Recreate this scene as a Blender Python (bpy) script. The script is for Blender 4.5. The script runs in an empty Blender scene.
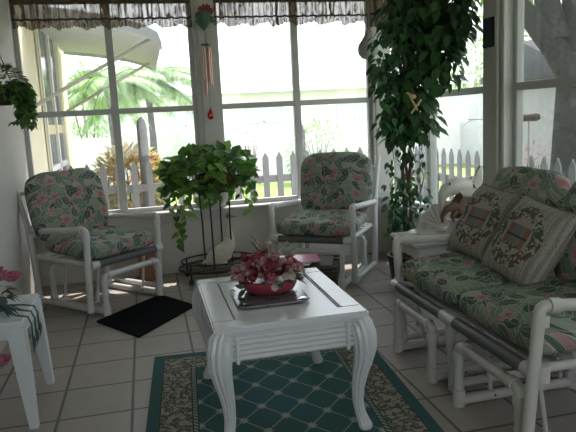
import bpy, bmesh, math, random
from mathutils import Vector, Matrix, Euler, noise
random.seed(7)
PI = math.pi
sc = bpy.context.scene
COL = sc.collection

# ------------------------------------------------------------------ materials
class NT:
    def __init__(s, name):
        s.m = bpy.data.materials.new(name); s.m.use_nodes = True
        s.t = s.m.node_tree; s.t.nodes.clear()
        s.out = s.t.nodes.new('ShaderNodeOutputMaterial')
    def n(s, typ, ins=None, **kw):
        nd = s.t.nodes.new(typ)
        for k, v in kw.items(): setattr(nd, k, v)
        for k, v in (ins or {}).items(): s.set(nd.inputs[k], v)
        return nd
    def set(s, sock, v):
        if isinstance(v, bpy.types.NodeSocket): s.t.links.new(v, sock)
        else:
            if isinstance(v, tuple) and len(v) == 3 and sock.type == 'RGBA': v = (*v, 1)
            sock.default_value = v
    def math(s, op, a, b=0.0, c=0.0, clamp=False):
        nd = s.n('ShaderNodeMath', operation=op, use_clamp=clamp)
        s.set(nd.inputs[0], a); s.set(nd.inputs[1], b); s.set(nd.inputs[2], c)
        return nd.outputs[0]
    def mix(s, f, a, b):
        nd = s.n('ShaderNodeMix', data_type='RGBA')
        s.set(nd.inputs[0], f); s.set(nd.inputs[6], a); s.set(nd.inputs[7], b)
        return nd.outputs[2]
    def ramp(s, f, stops, interp='LINEAR'):
        nd = s.n('ShaderNodeValToRGB', {'Fac': f}); cr = nd.color_ramp; cr.interpolation = interp
        while len(cr.elements) < len(stops): cr.elements.new(0.5)
        for e, (p, c) in zip(cr.elements, stops):
            e.position = p; e.color = (*c, 1) if len(c) == 3 else c
        return nd.outputs[0]
    def obj(s): return s.n('ShaderNodeTexCoord').outputs['Object']
    def geo(s): return s.n('ShaderNodeNewGeometry')
    def mapping(s, v, sc=(1, 1, 1), rot=(0, 0, 0), loc=(0, 0, 0)):
        return s.n('ShaderNodeMapping', {'Vector': v, 'Scale': sc, 'Rotation': rot, 'Location': loc}).outputs[0]
    def noise(s, v, scale, detail=3, rough=.5):
        return s.n('ShaderNodeTexNoise', {'Vector': v, 'Scale': scale, 'Detail': detail, 'Roughness': rough})
    def sep(s, v): return s.n('ShaderNodeSeparateXYZ', {'Vector': v}).outputs
    def vor(s, v, scale, feature='F1'):
        return s.n('ShaderNodeTexVoronoi', {'Vector': v, 'Scale': scale}, feature=feature)
    def bsdf(s, col, rough=.6, spec=.5, bump=None, bstr=.3, bdist=.01, metal=0, trans=0):
        b = s.n('ShaderNodeBsdfPrincipled', {'Base Color': col, 'Roughness': rough, 'Specular IOR Level': spec, 'Metallic': metal})
        if bump is not None:
            bn = s.n('ShaderNodeBump', {'Height': bump, 'Strength': bstr, 'Distance': bdist})
            s.t.links.new(bn.outputs[0], b.inputs['Normal'])
        sh = b.outputs[0]
        if trans:
            tr = s.n('ShaderNodeBsdfTranslucent', {'Color': col})
            mx = s.n('ShaderNodeMixShader', {0: trans, 1: sh, 2: tr.outputs[0]}); sh = mx.outputs[0]
        s.t.links.new(sh, s.out.inputs[0])
        return s.m

def plain(name, col, rough=.6, spec=.4, var=.08, scale=20, metal=0, bstr=.1, trans=0):
    t = NT(name); o = t.obj(); nz = t.noise(o, scale, 4)
    c = t.mix(nz.outputs[0], tuple(x*(1-var) for x in col), tuple(min(1, x*(1+var)) for x in col))
    return t.bsdf(c, rough, spec, nz.outputs[0], bstr, .003, metal, trans)

def leafmat(name, cols, trans=.3, rough=.45):
    t = NT(name); g = t.geo()
    c = t.ramp(g.outputs['Random Per Island'], [(i/len(cols), c) for i, c in enumerate(cols)], 'CONSTANT')
    nz = t.noise(t.obj(), 60, 2)
    c = t.mix(t.math('MULTIPLY', nz.outputs[0], .35), c, (.02, .04, .015))
    return t.bsdf(c, rough, .4, trans=trans)

def floral():
    t = NT('floral_cotton'); o = t.obj(); x, y, z = t.sep(o)
    nz = t.noise(o, 9, 3)
    yz = t.math('ADD', y, z)
    p = t.n('ShaderNodeCombineXYZ', {0: x, 1: yz, 2: 0.0}).outputs[0]
    fine = t.noise(o, 60, 3).outputs[0]
    c = t.mix(nz.outputs[0], (.10, .13, .11), (.33, .32, .265))
    def local(scale, off):
        q = t.n('ShaderNodeVectorMath', {0: p, 1: off}, operation='ADD').outputs[0]
        v = t.n('ShaderNodeTexVoronoi', {'Vector': q, 'Scale': scale}, voronoi_dimensions='2D')
        d = t.n('ShaderNodeVectorMath', {0: q, 1: v.outputs['Position']}, operation='SUBTRACT').outputs[0]
        dx, dy, _ = t.sep(d); rc = t.sep(v.outputs['Color']); return dx, dy, rc
    def leaves(c, scale, off, L, W, cols):
        dx, dy, rc = local(scale, off); an = t.math('MULTIPLY', rc[0], 6.283)
        cs = t.math('COSINE', an); sn = t.math('SINE', an)
        u = t.math('ADD', t.math('MULTIPLY', dx, cs), t.math('MULTIPLY', dy, sn))
        w = t.math('ABSOLUTE', t.math('SUBTRACT', t.math('MULTIPLY', dy, cs), t.math('MULTIPLY', dx, sn)))
        ul = t.math('DIVIDE', u, L); h = t.math('MULTIPLY', t.math('SUBTRACT', 1.0, t.math('MULTIPLY', ul, ul)), W)
        e = t.math('SUBTRACT', h, w)      # >0 inside the leaf
        col = t.ramp(rc[1], [(i/len(cols), k) for i, k in enumerate(cols)], 'CONSTANT')
        sh = t.math('ABSOLUTE', t.math('SINE', t.math('MULTIPLY', t.math('ADD', u, w), 420)))
        col = t.mix(t.math('MULTIPLY', sh, .14), col, (.40, .42, .34))
        col = t.mix(t.math('MULTIPLY', t.math('LESS_THAN', w, .0014), .7), col, (.46, .46, .38))
        c = t.mix(t.math('GREATER_THAN', e, -.0026), c, (.44, .43, .36))
        return t.mix(t.math('GREATER_THAN', e, 0.0), c, col)
    def blooms(c, scale, off, R, cols, thr):
        dx, dy, rc = local(scale, off); r = t.math('SQRT', t.math('ADD', t.math('MULTIPLY', dx, dx), t.math('MULTIPLY', dy, dy)))
        a = t.math('ADD', t.math('ARCTAN2', dy, dx), rc[0])
        rr = t.math('MULTIPLY', t.math('ADD', t.math('ADD', .58, t.math('MULTIPLY', fine, .3)), t.math('MULTIPLY', t.math('COSINE', t.math('MULTIPLY', a, 6)), .2)), R)
        on = t.math('LESS_THAN', rc[2], thr)
        f = t.math('DIVIDE', r, rr, clamp=True)
        col = t.ramp(t.math('ADD', t.math('MULTIPLY', f, .7), t.math('MULTIPLY', fine, .4)), cols)
        return t.mix(t.math('MULTIPLY', on, t.math('LESS_THAN', r, rr)), c, col)
    dk = [(.022, .05, .042), (.10, .155, .12), (.05, .09, .075), (.19, .23, .17), (.07, .115, .095)]
    lt = [(.10, .16, .13), (.22, .26, .20), (.025, .06, .052), (.13, .19, .16), (.30, .32, .26)]
    pk = [(0, (.17, .05, .06)), (.35, (.32, .13, .14)), (.7, (.40, .22, .22)), (1, (.45, .35, .31))]
    c = leaves(c, 14, (.31, .17, 0), .043, .024, lt)
    c = blooms(c, 13, (.05, .41, 0), .034, pk, .35)
    c = leaves(c, 11.5, (.77, .53, 0), .048, .028, dk)
    c = leaves(c, 9.8, (.13, .89, 0), .053, .031, lt)
    c = blooms(c, 7.4, (.63, .27, 0), .050, pk, .50)
    c = leaves(c, 9.0, (.47, .71, 0), .048, .027, dk)
    c = t.mix(t.math('MULTIPLY', fine, .12), c, (.2, .2, .17))
    return t.bsdf(c, .85, .2, nz.outputs[0], .25, .015)

def pillow_mat():
    t = NT('tapestry_wreath'); o = t.obj(); x, y, z = t.sep(o)
    # stripes
    st = t.math('FRACT', t.math('MULTIPLY', x, 20))
    base = t.ramp(st, [(0, (.14, .12, .09)), (.25, (.26, .235, .18)), (.5, (.12, .08, .07)), (.62, (.30, .27, .22)), (.8, (.09, .10, .07))], 'CONSTANT')
    base = t.mix(.35, base, t.n('ShaderNodeTexNoise', {'Vector': o, 'Scale': 150.0}).outputs[0])
    base = t.mix(.2, base, (.2, .18, .135))
    r = t.math('SQRT', t.math('ADD', t.math('MULTIPLY', x, x), t.math('MULTIPLY', z, z)))
    disc = t.math('LESS_THAN', r, .142)
    ring = t.math('MULTIPLY', t.math('GREATER_THAN', r, .092), t.math('LESS_THAN', r, .148))
    vo = t.vor(o, 85); rn = t.sep(vo.outputs['Color'])[0]
    dots = t.ramp(rn, [(0, (.07, .09, .07)), (.28, (.36, .33, .28)), (.48, (.18, .07, .06)), (.56, (.09, .11, .08)), (.8, (.32, .25, .22))], 'CONSTANT')
    c = t.mix(disc, base, (.32, .295, .25))
    c = t.mix(ring, c, dots)
    # little window scene in the middle
    ax = t.math('ABSOLUTE', x); az = t.math('ABSOLUTE', z)
    win = t.math('MULTIPLY', t.math('LESS_THAN', ax, .075), t.math('LESS_THAN', az, .052))
    wc = t.ramp(t.math('ADD', t.math('MULTIPLY', x, 6.5), .5), [(0, (.20, .12, .10)), (.25, (.17, .165, .17)), (.62, (.20, .19, .19)), (.75, (.24, .13, .09))], 'CONSTANT')
    c = t.mix(win, c, wc)
    bar = t.math('MULTIPLY', win, t.math('LESS_THAN', az, .005))
    c = t.mix(bar, c, (.08, .06, .05))
    low = t.math('MULTIPLY', t.math('LESS_THAN', t.math('ADD', ax, az), .09), t.math('LESS_THAN', z, -.04))
    c = t.mix(low, c, dots)
    return t.bsdf(c, .9, .1, vo.outputs[0], .3, .002)

def tile_mat():
    t = NT('ceramic_tile'); o = t.obj()
    v = t.mapping(o, (1, 1, 1), loc=(0.4675, 0.1503, 0))
    br = t.n('ShaderNodeTexBrick', {'Vector': v, 'Color1': (.41, .355, .31), 'Color2': (.345, .30, .265), 'Mortar': (.035, .03, .028),
             'Scale': 1.0, 'Mortar Size': .0068, 'Mortar Smooth': .1, 'Bias': 0.0, 'Brick Width': .315, 'Row Height': .315}, offset=0.0, squash=1.0)
    nz = t.noise(o, 9, 6, .65); n2 = t.noise(t.mapping(o, (1, 3, 1)), 30, 4)
    c = t.mix(t.math('MULTIPLY', nz.outputs[0], .5), br.outputs[0], (.20, .17, .15))
    c = t.mix(t.math('MULTIPLY', n2.outputs[0], .15), c, (.42, .38, .34))
    h = t.math('ADD', t.math('MULTIPLY', br.outputs['Fac'], -1), t.math('MULTIPLY', nz.outputs[0], .25))
    return t.bsdf(c, t.math('ADD', t.math('MULTIPLY', n2.outputs[0], .25), .30), .45, h, .4, .003)

RUGW, RUGL = 1.16, 1.90
def rug_mat():
    t = NT('woven_rug'); o = t.obj(); x, y, z = t.sep(o)
    dx = t.math('SUBTRACT', RUGW/2, t.math('ABSOLUTE', x)); dy = t.math('SUBTRACT', RUGL/2, t.math('ABSOLUTE', y))
    d = t.math('MINIMUM', dx, dy)
    teal = (.045, .115, .118); beige = (.33, .28, .23); cream = (.42, .42, .36)
    # trellis field
    k = 5.6
    u1 = t.math('FRACT', t.math('MULTIPLY', t.math('ADD', x, t.math('MULTIPLY', y, .8)), k))
    u2 = t.math('FRACT', t.math('MULTIPLY', t.math('SUBTRACT', x, t.math('MULTIPLY', y, .8)), k))
    a1 = t.math('ABSOLUTE', t.math('SUBTRACT', u1, .5)); a2 = t.math('ABSOLUTE', t.math('SUBTRACT', u2, .5))
    ln = t.math('MAXIMUM', t.math('LESS_THAN', a1, .026), t.math('LESS_THAN', a2, .026))
    rr = t.math('ADD', t.math('MULTIPLY', a1, a1), t.math('MULTIPLY', a2, a2))
    arm = t.math('MAXIMUM', t.math('LESS_THAN', t.math('ABSOLUTE', t.math('SUBTRACT', a1, a2)), .045), t.math('LESS_THAN', t.math('MINIMUM', a1, a2), .035))
    star = t.math('MULTIPLY', t.math('LESS_THAN', rr, .028), arm)
    fld = t.mix(t.math('MULTIPLY', ln, .55), teal, cream)
    fld = t.mix(t.math('MULTIPLY', star, .75), fld, cream)
    # vine border
    def lf(scale, off, L, W):
        q = t.n('ShaderNodeVectorMath', {0: o, 1: off}, operation='ADD').outputs[0]
        v = t.n('ShaderNodeTexVoronoi', {'Vector': q, 'Scale': scale}, voronoi_dimensions='2D')
        d_ = t.n('ShaderNodeVectorMath', {0: q, 1: v.outputs['Position']}, operation='SUBTRACT').outputs[0]
        dx_, dy_, _z = t.sep(d_); rc = t.sep(v.outputs['Color']); an = t.math('MULTIPLY', rc[0], 6.283)
        cs = t.math('COSINE', an); sn = t.math('SINE', an)
        u_ = t.math('DIVIDE', t.math('ADD', t.math('MULTIPLY', dx_, cs), t.math('MULTIPLY', dy_, sn)), L)
        w_ = t.math('ABSOLUTE', t.math('SUBTRACT', t.math('MULTIPLY', dy_, cs), t.math('MULTIPLY', dx_, sn)))
        return t.math('SUBTRACT', t.math('MULTIPLY', t.math('SUBTRACT', 1.0, t.math('MULTIPLY', u_, u_)), W), w_), rc
    nz = t.noise(o, 7, 2)
    vv = t.n('ShaderNodeVectorMath', {0: o, 1: t.n('ShaderNodeVectorMath', {0: nz.outputs['Color'], 'Scale': .25}, operation='SCALE').outputs[0]}, operation='ADD').outputs[0]
    e = t.vor(vv, 13, 'DISTANCE_TO_EDGE').outputs[0]
    vine = t.mix(t.math('LESS_THAN', e, .035), (.36, .32, .27), (.08, .075, .07))
    e1, r1 = lf(24, (.3, .1, 0), .024, .009); e2, r2 = lf(17, (.7, .5, 0), .030, .011)
    vine = t.mix(t.math('GREATER_THAN', e1, 0.0), vine, (.11, .10, .095))
    vine = t.mix(t.math('GREATER_THAN', e2, 0.0), vine, (.075, .075, .07))
    vine = t.mix(t.math('GREATER_THAN', e2, .0045), vine, (.24, .20, .17))
    # dashes
    dash = t.mix(t.math('LESS_THAN', t.math('FRACT', t.math('MULTIPLY', t.math('ADD', x, y), 36)), .5), teal, (.36, .34, .29))
    c = t.mix(t.math('GREATER_THAN', d, .052), teal, (.06, .055, .05))
    c = t.mix(t.math('GREATER_THAN', d, .057), c, vine)
    c = t.mix(t.math('GREATER_THAN', d, .190), c, (.05, .06, .055))
    c = t.mix(t.math('GREATER_THAN', d, .196), c, dash)
    c = t.mix(t.math('GREATER_THAN', d, .214), c, (.04, .05, .05))
    c = t.mix(t.math('GREATER_THAN', d, .220), c, fld)
    fz = t.noise(o, 260, 2).outputs[0]
    c = t.mix(t.math('MULTIPLY', fz, .3), c, (.12, .15, .13))
    return t.bsdf(c, .95, .05, fz, .5, .003)

def glass_mat(name, tint=(1, 1, 1), fac=.08, rough=0.0, haze=0.0):
    t = NT(name)
    tr = t.n('ShaderNodeBsdfTransparent', {'Color': tint})
    gl = t.n('ShaderNodeBsdfGlossy', {'Roughness': rough})
    bf = t.geo().outputs['Backfacing']
    fr = t.n('ShaderNodeFresnel', {'IOR': t.math('ADD', t.math('MULTIPLY', bf, 1/1.45-1.45), 1.45)})
    mx = t.n('ShaderNodeMixShader', {0: t.math('MULTIPLY', fr.outputs[0], 1.0, clamp=True), 1: tr.outputs[0], 2: gl.outputs[0]})
    sh = mx.outputs[0]
    if haze:
        df = t.n('ShaderNodeBsdfTranslucent', {'Color': (.8, .82, .85)})
        sh = t.n('ShaderNodeMixShader', {0: haze, 1: sh, 2: df.outputs[0]}).outputs[0]
    t.t.links.new(sh, t.out.inputs[0]); return t.m

def sheer():
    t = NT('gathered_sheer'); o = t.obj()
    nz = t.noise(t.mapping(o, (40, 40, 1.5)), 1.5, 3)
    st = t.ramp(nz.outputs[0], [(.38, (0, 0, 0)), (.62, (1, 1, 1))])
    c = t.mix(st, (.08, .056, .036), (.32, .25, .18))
    d = t.n('ShaderNodeBsdfDiffuse', {'Color': c}); tl = t.n('ShaderNodeBsdfTranslucent', {'Color': c})
    tp = t.n('ShaderNodeBsdfTransparent')
    a = t.n('ShaderNodeMixShader', {0: .28, 1: d.outputs[0], 2: tl.outputs[0]})
    b = t.n('ShaderNodeMixShader', {0: t.math('MULTIPLY', st, .22), 1: a.outputs[0], 2: tp.outputs[0]})
    t.t.links.new(b.outputs[0], t.out.inputs[0]); return t.m

def grass_mat():
    t = NT('lawn'); o = t.obj()
    a = t.noise(o, .6, 4).outputs[0]; b = t.noise(o, 30, 4).outputs[0]
    c = t.mix(a, (.20, .27, .09), (.31, .37, .15)); c = t.mix(t.math('MULTIPLY', b, .4), c, (.08, .16, .03))
    return t.bsdf(c, .9, .1, b, .6, .05)

def wall_mat(name, col, scale=25, bstr=.3, vert=False):
    t = NT(name); o = t.obj(); a = t.noise(o, scale, 6, .6).outputs[0]; b = t.noise(o, 2.2, 3).outputs[0]
    c = t.mix(a, tuple(x*.9 for x in col), col); c = t.mix(t.math('MULTIPLY', b, .25), c, tuple(x*.75 for x in col))
    return t.bsdf(c, .75, .25, a, bstr, .008)

M = {}
M['pvc'] = plain('white_pvc', (.56, .56, .545), .32, .5, .05, 8)
M['pvcold'] = plain('warm_white_pvc', (.50, .485, .455), .35, .5, .07, 8)
M['sleeve'] = plain('grey_vinyl_sleeve', (.085, .09, .09), .45, .4, .1, 40)
M['floral'] = floral(); M['pillow'] = pillow_mat(); M['piping'] = plain('piping_cord', (.24, .22, .17), .9, .1)
M['tile'] = tile_mat(); M['rug'] = rug_mat()
M['mat'] = plain('black_doormat', (.008, .009, .010), .95, .05, .3, 200, bstr=.5)
M['wall'] = wall_mat('painted_wall', (.60, .57, .52)); M['wallb'] = wall_mat('painted_board_wall', (.56, .55, .51), 12, .1)
M['stucco'] = wall_mat('rough_plaster', (.52, .505, .475), 18, .7)
M['ceil'] = wall_mat('ceiling_paint', (.62, .60, .56))
M['frame'] = plain('window_frame_paint', (.42, .42, .415), .45, .4, .06, 10)
M['framew'] = plain('post_paint', (.47, .46, .44), .5, .4, .08, 14)
M['glass'] = glass_mat('window_glass', haze=.012); M['screenglass'] = glass_mat('dusty_window_glass', (.80, .80, .80), haze=.02)
M['sheer'] = sheer(); M['cord'] = plain('dark_gather_cord', (.055, .048, .04), .9, .1)
M['header'] = plain('brown_rod_pocket', (.10, .075, .055), .8, .2)
M['table'] = plain('white_table_paint', (.62, .63, .65), .2, .6, .05, 10)
M['groove'] = plain('dark_groove', (.05, .05, .05), .6, .2)
M['plateglass'] = plain('smoked_mirror_glass', (.10, .115, .125), .12, .9, .1, 30)
M['pot_red'] = plain('rose_red_glaze', (.30, .035, .065), .35, .5, .1)
M['flower'] = leafmat('dusty_pink_petals', [(.55, .16, .22), (.42, .08, .13), (.65, .30, .33), (.32, .05, .09), (.62, .38, .38)], .25, .7)
M['blossom'] = leafmat('cream_pink_petals', [(.68, .58, .52), (.62, .42, .40), (.55, .5, .42)], .3, .7)
M['rose'] = leafmat('rose_petals', [(.70, .26, .36), (.60, .17, .26), (.76, .38, .46)], .25, .6)
M['dustleaf'] = leafmat('muted_leaves', [(.10, .13, .06), (.16, .15, .07), (.07, .10, .06)], .2, .6)
M['ficus'] = leafmat('ficus_leaves', [(.04, .10, .04), (.06, .15, .055), (.03, .075, .035), (.085, .19, .07)], .3)
M['ivy'] = leafmat('bright_ivy_leaves', [(.05, .16, .07), (.08, .24, .08), (.03, .11, .06)], .35)
M['pothos'] = leafmat('pothos_leaves', [(.17, .34, .06), (.11, .25, .05), (.26, .46, .10), (.06, .16, .04)], .5)
M['fern'] = leafmat('hanging_leaves', [(.09, .22, .05), (.13, .30, .07), (.05, .14, .035), (.18, .34, .10)], .4)
M['palm'] = leafmat('palm_leaves', [(.22, .38, .10), (.14, .28, .08), (.30, .46, .16)], .4)
M['bush'] = leafmat('bush_leaves', [(.14, .30, .06), (.22, .38, .10), (.10, .22, .05)], .4)
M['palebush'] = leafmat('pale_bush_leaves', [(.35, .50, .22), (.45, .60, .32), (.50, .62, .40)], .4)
M['croton'] = leafmat('croton_leaves', [(.75, .48, .10), (.80, .62, .22), (.45, .22, .05), (.40, .45, .12)], .35)
M['oak'] = leafmat('oak_leaves', [(.16, .30, .06), (.10, .20, .05), (.26, .42, .12)], .45)
M['bark'] = plain('grey_brown_bark', (.045, .040, .036), .9, .1, .35, 14, bstr=.8)
M['stem'] = plain('brown_stem', (.10, .07, .045), .8, .2, .3, 30)
M['gstem'] = plain('green_vine', (.07, .12, .04), .7, .2, .2, 30)
M['iron'] = plain('black_wrought_iron', (.012, .012, .013), .45, .5, .2)
M['basket'] = plain('dark_wicker', (.05, .035, .025), .7, .3, .4, 60, bstr=.6)
M['goose'] = plain('cream_ceramic', (.60, .56, .48), .4, .5, .05)
M['gooseblue'] = plain('grey_painted_head', (.20, .22, .24), .5, .4)
M['redflower'] = plain('red_enamel', (.24, .02, .03), .35, .5); M['greenen'] = plain('green_enamel', (.045, .11, .08), .4, .5)
M['copper'] = plain('copper_tube', (.62, .38, .30), .3, .5, .06, metal=.6); M['redglass'] = plain('red_glass_drop', (.35, .006, .015), .1, .8)
M['gourd'] = plain('grey_painted_gourd', (.20, .205, .20), .6, .3, .15); M['gourdw'] = plain('pale_gourd', (.50, .49, .46), .6, .3, .15)
M['darkwood'] = plain('dark_brown_wood', (.07, .04, .03), .6, .3, .2)
M['brownwood'] = plain('brown_driftwood', (.16, .10, .065), .7, .3, .3, 25, bstr=.5)
M['crate'] = plain('terracotta_brown', (.24, .12, .07), .75, .2, .2, 30)
M['whitecer'] = plain('white_ceramic', (.62, .60, .55), .35, .5, .06)
M['grille'] = plain('dark_metal_band', (.04, .045, .05), .4, .5); M['crystal'] = plain('cut_glass', (.72, .74, .76), .08, .9, .1, 60)
M['resin'] = plain('white_resin', (.64, .67, .69), .4, .5, .04)
M['ribbon'] = plain('dark_green_ribbon', (.05, .085, .085), .5, .4); M['tan'] = plain('tan_bow', (.50, .36, .18), .7, .3)
M['potdark'] = plain('dark_clay_pot', (.05, .03, .03), .5, .4); M['violet'] = plain('violet_hanger_ribbon', (.06, .04, .16), .5, .4)
M['magp'] = plain('pink_magazine_cover', (.45, .12, .22), .25, .5, .2, 18); M['magw'] = plain('pale_magazine_cover', (.6, .58, .62), .25, .5, .2, 12); M['paper'] = plain('paper_edge', (.6, .58, .54), .8, .2)
M['fence'] = plain('backlit_grey_fence_paint', (.19, .19, .20), .7, .2, .08)  # white fence; the grey of its backlit side is put into the base colour
M['fencepost'] = plain('dark_grey_fence_post', (.13, .13, .13), .8, .2, .1)  # even dark grey base colour
M['house'] = wall_mat('cream_stucco', (.78, .72, .55), 20, .3); M['housetrim'] = plain('yellow_cream_trim', (.68, .58, .32), .6, .3)
M['winglass'] = plain('dark_house_glass', (.06, .07, .08), .15, .6); M['white'] = plain('white_frame', (.75, .75, .75), .5, .3)
M['awning'] = plain('awning_metal', (.50, .52, .55), .5, .4, .08, 3); M['strut'] = plain('awning_strut', (.40, .39, .36), .5, .4)
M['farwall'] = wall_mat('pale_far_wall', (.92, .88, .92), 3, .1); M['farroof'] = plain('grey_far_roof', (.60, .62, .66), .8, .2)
M['peach'] = wall_mat('pale_grey_wall', (.60, .59, .60), 3, .1); M['shedroof'] = plain('dark_shed_roof', (.10, .10, .105), .8, .2)
M['grass'] = grass_mat(); M['pave'] = plain('pale_paving', (.62, .60, .56), .9, .1, .1, 3)
M['ink'] = plain('dark_picture', (.035, .045, .05), .3, .5, .8, 14)
M['picframe'] = plain('black_frame', (.015, .015, .015), .4, .5)
M['pinkout'] = leafmat('garden_pink_petals', [(.75, .35, .42), (.8, .5, .55)], .3)

# ------------------------------------------------------------------ mesh builder
class MB:
    def __init__(s): s.v = []; s.f = []; s.sm = []
    def add(s, vs, fs, smooth=False):
        o = len(s.v); s.v += [tuple(v) for v in vs]
        s.f += [tuple(i+o for i in f) for f in fs]; s.sm += [smooth]*len(fs); return s
    def box(s, c, d, bev=0.0, mat=None):
        hx, hy, hz = d[0]/2, d[1]/2, d[2]/2
        bm = bmesh.new(); bmesh.ops.create_cube(bm, size=1)
        for v in bm.verts: v.co = Vector((v.co.x*d[0], v.co.y*d[1], v.co.z*d[2]))
        if bev > 0: bmesh.ops.bevel(bm, geom=list(bm.edges), offset=min(bev, .45*min(d)), segments=2, affect='EDGES')
        bm.verts.index_update(); T = Matrix.Translation(c) @ (mat or Matrix.Identity(4)) if mat is not None else Matrix.Translation(c)
        s.add([T @ v.co for v in bm.verts], [[v.index for v in f.verts] for f in bm.faces], bev > 0); bm.free(); return s
    def bar(s, a, b, w, h, bev=0.0):
        a, b = Vector(a), Vector(b); d = b-a; q = d.to_track_quat('X', 'Z').to_matrix().to_4x4()
        return s.box((a+b)/2, (d.length, w, h), bev, q)
    def tube(s, pts, r, n=10, cap=True, mod=None):
        pts = [Vector(p) for p in pts]; rs = r if isinstance(r, (list, tuple)) else [r]*len(pts)
        rings = []; prev = None
        for i, p in enumerate(pts):
            t = (pts[min(i+1, len(pts)-1)]-pts[max(i-1, 0)])
            if t.length < 1e-9: t = Vector((0, 0, 1))
            t.normalize()
            if prev is None:
                a = Vector((0, 0, 1)) if abs(t.z) < .9 else Vector((1, 0, 0))
                u = t.cross(a).normalized()
            else:
                u = (prev-t*prev.dot(t)); u = u.normalized() if u.length > 1e-6 else t.orthogonal().normalized()
            prev = u; w = t.cross(u)
            rings.append([p+(u*math.cos(2*PI*k/n)+w*math.sin(2*PI*k/n))*(rs[i]*(mod(k/n) if mod else 1)) for k in range(n)])
        vs = [v for rg in rings for v in rg]; fs = []
        for i in range(len(rings)-1):
            for k in range(n):
                k2 = (k+1) % n; fs.append((i*n+k, i*n+k2, (i+1)*n+k2, (i+1)*n+k))
        if cap: fs.append(tuple(range(n-1, -1, -1))); fs.append(tuple((len(rings)-1)*n+k for k in range(n)))
        return s.add(vs, fs, True)
    def lathe(s, prof, c=(0, 0, 0), n=24, sx=1, sy=1):
        vs = []; fs = []
        for r, z in prof:
            for k in range(n): vs.append((c[0]+r*sx*math.cos(2*PI*k/n), c[1]+r*sy*math.sin(2*PI*k/n), c[2]+z))
        for i in range(len(prof)-1):
            for k in range(n):
                k2 = (k+1) % n; fs.append((i*n+k, i*n+k2, (i+1)*n+k2, (i+1)*n+k))
        if prof[0][0] > 1e-6: fs.append(tuple(range(n-1, -1, -1)))
        if prof[-1][0] > 1e-6: fs.append(tuple((len(prof)-1)*n+k for k in range(n)))
        return s.add(vs, fs, True)
    def sphere(s, c, r, n=12, m=8):
        r = r if isinstance(r, (tuple, list)) else (r, r, r)
        vs = []; fs = []
        for i in range(m+1):
            for k in range(n):
                a = PI*i/m; b = 2*PI*k/n
                vs.append((c[0]+r[0]*math.sin(a)*math.cos(b), c[1]+r[1]*math.sin(a)*math.sin(b), c[2]-r[2]*math.cos(a)))
        for i in range(m):
            for k in range(n):
                k2 = (k+1) % n; fs.append((i*n+k, i*n+k2, (i+1)*n+k2, (i+1)*n+k))
        return s.add(vs, fs, True)
    def cushion(s, c, d, mat=None, e1=.35, e2=.55, n=40, m=20, puff=.006, seed=0):
        # superellipsoid: flat axis = local z of d
        def sp(v, e): return math.copysign(abs(v)**e, v)
        vs = []; fs = []; T = Matrix.Translation(c) @ (mat or Matrix.Identity(4))
        for i in range(m+1):
            for k in range(n):
                a = -PI/2+PI*i/m; b = 2*PI*(k+.5)/n
                p = Vector((d[0]/2*sp(math.cos(a), e2)*sp(math.cos(b), e1), d[1]/2*sp(math.cos(a), e2)*sp(math.sin(b), e1), d[2]/2*sp(math.sin(a), e2)))
                q = noise.noise(p*9+Vector((seed, seed, 0)))
                p += Vector((0, 0, puff*q*2))*abs(math.sin(a)) + Vector((p.x, p.y, 0)).normalized()*puff*q if p.length > 0 else Vector()
                vs.append(T @ p)
        for i in range(m):
            for k in range(n):
                k2 = (k+1) % n; fs.append((i*n+k, i*n+k2, (i+1)*n+k2, (i+1)*n+k))
        return s.add(vs, fs, True)
    def leaf(s, p, d, up, L, W, kind=0, curl=.2):
        d = Vector(d).normalized(); up = Vector(up); sd = d.cross(up)
        sd = sd.normalized() if sd.length > 1e-5 else d.orthogonal().normalized(); nn = sd.cross(d)
        p = Vector(p)
        if kind == 0: prof = [(0, 0), (.3, .42), (.62, .38), (1, 0)]
        elif kind == 1: prof = [(0, .05), (-.08, .40), (.35, .5), (.72, .26), (1, 0)]  # heart
        elif kind == 2: prof = [(0, .2), (.5, .5), (1, .1)]
        else: prof = [(0, .15), (.35, .46), (.78, .5), (1, .26)]  # rounded petal
        mid = []; lt = []; rt = []
        for a, w in prof:
            z = -curl*L*a*a
            mid.append(p+d*(L*max(a, 0))+nn*z); lt.append(p+d*(L*a)+sd*(W*w)+nn*(z+W*w*.35)); rt.append(p+d*(L*a)-sd*(W*w)+nn*(z+W*w*.35))
        n = len(prof); vs = mid+lt+rt; fs = []
        for i in range(n-1):
            fs.append((i, i+1, n+i+1, n+i)); fs.append((i, 2*n+i, 2*n+i+1, i+1))
        return s.add(vs, fs, True)
    def build(s, name, mat, parent=None, loc=None):
        me = bpy.data.meshes.new(name); me.from_pydata(s.v, [], s.f)
        me.polygons.foreach_set('use_smooth', s.sm); me.update()
        bm = bmesh.new(); bm.from_mesh(me); bmesh.ops.remove_doubles(bm, verts=bm.verts, dist=1e-6)
        bm.to_mesh(me); bm.free()
        me.materials.append(mat)
        try: me.set_sharp_from_angle(angle=math.radians(42))
        except Exception: pass
        o = bpy.data.objects.new(name, me); COL.objects.link(o)
        if parent: o.parent = parent
        if loc is not None:
            lv = Vector(loc)
            for v in me.vertices: v.co -= lv
            o.location = loc
        return o

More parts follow.
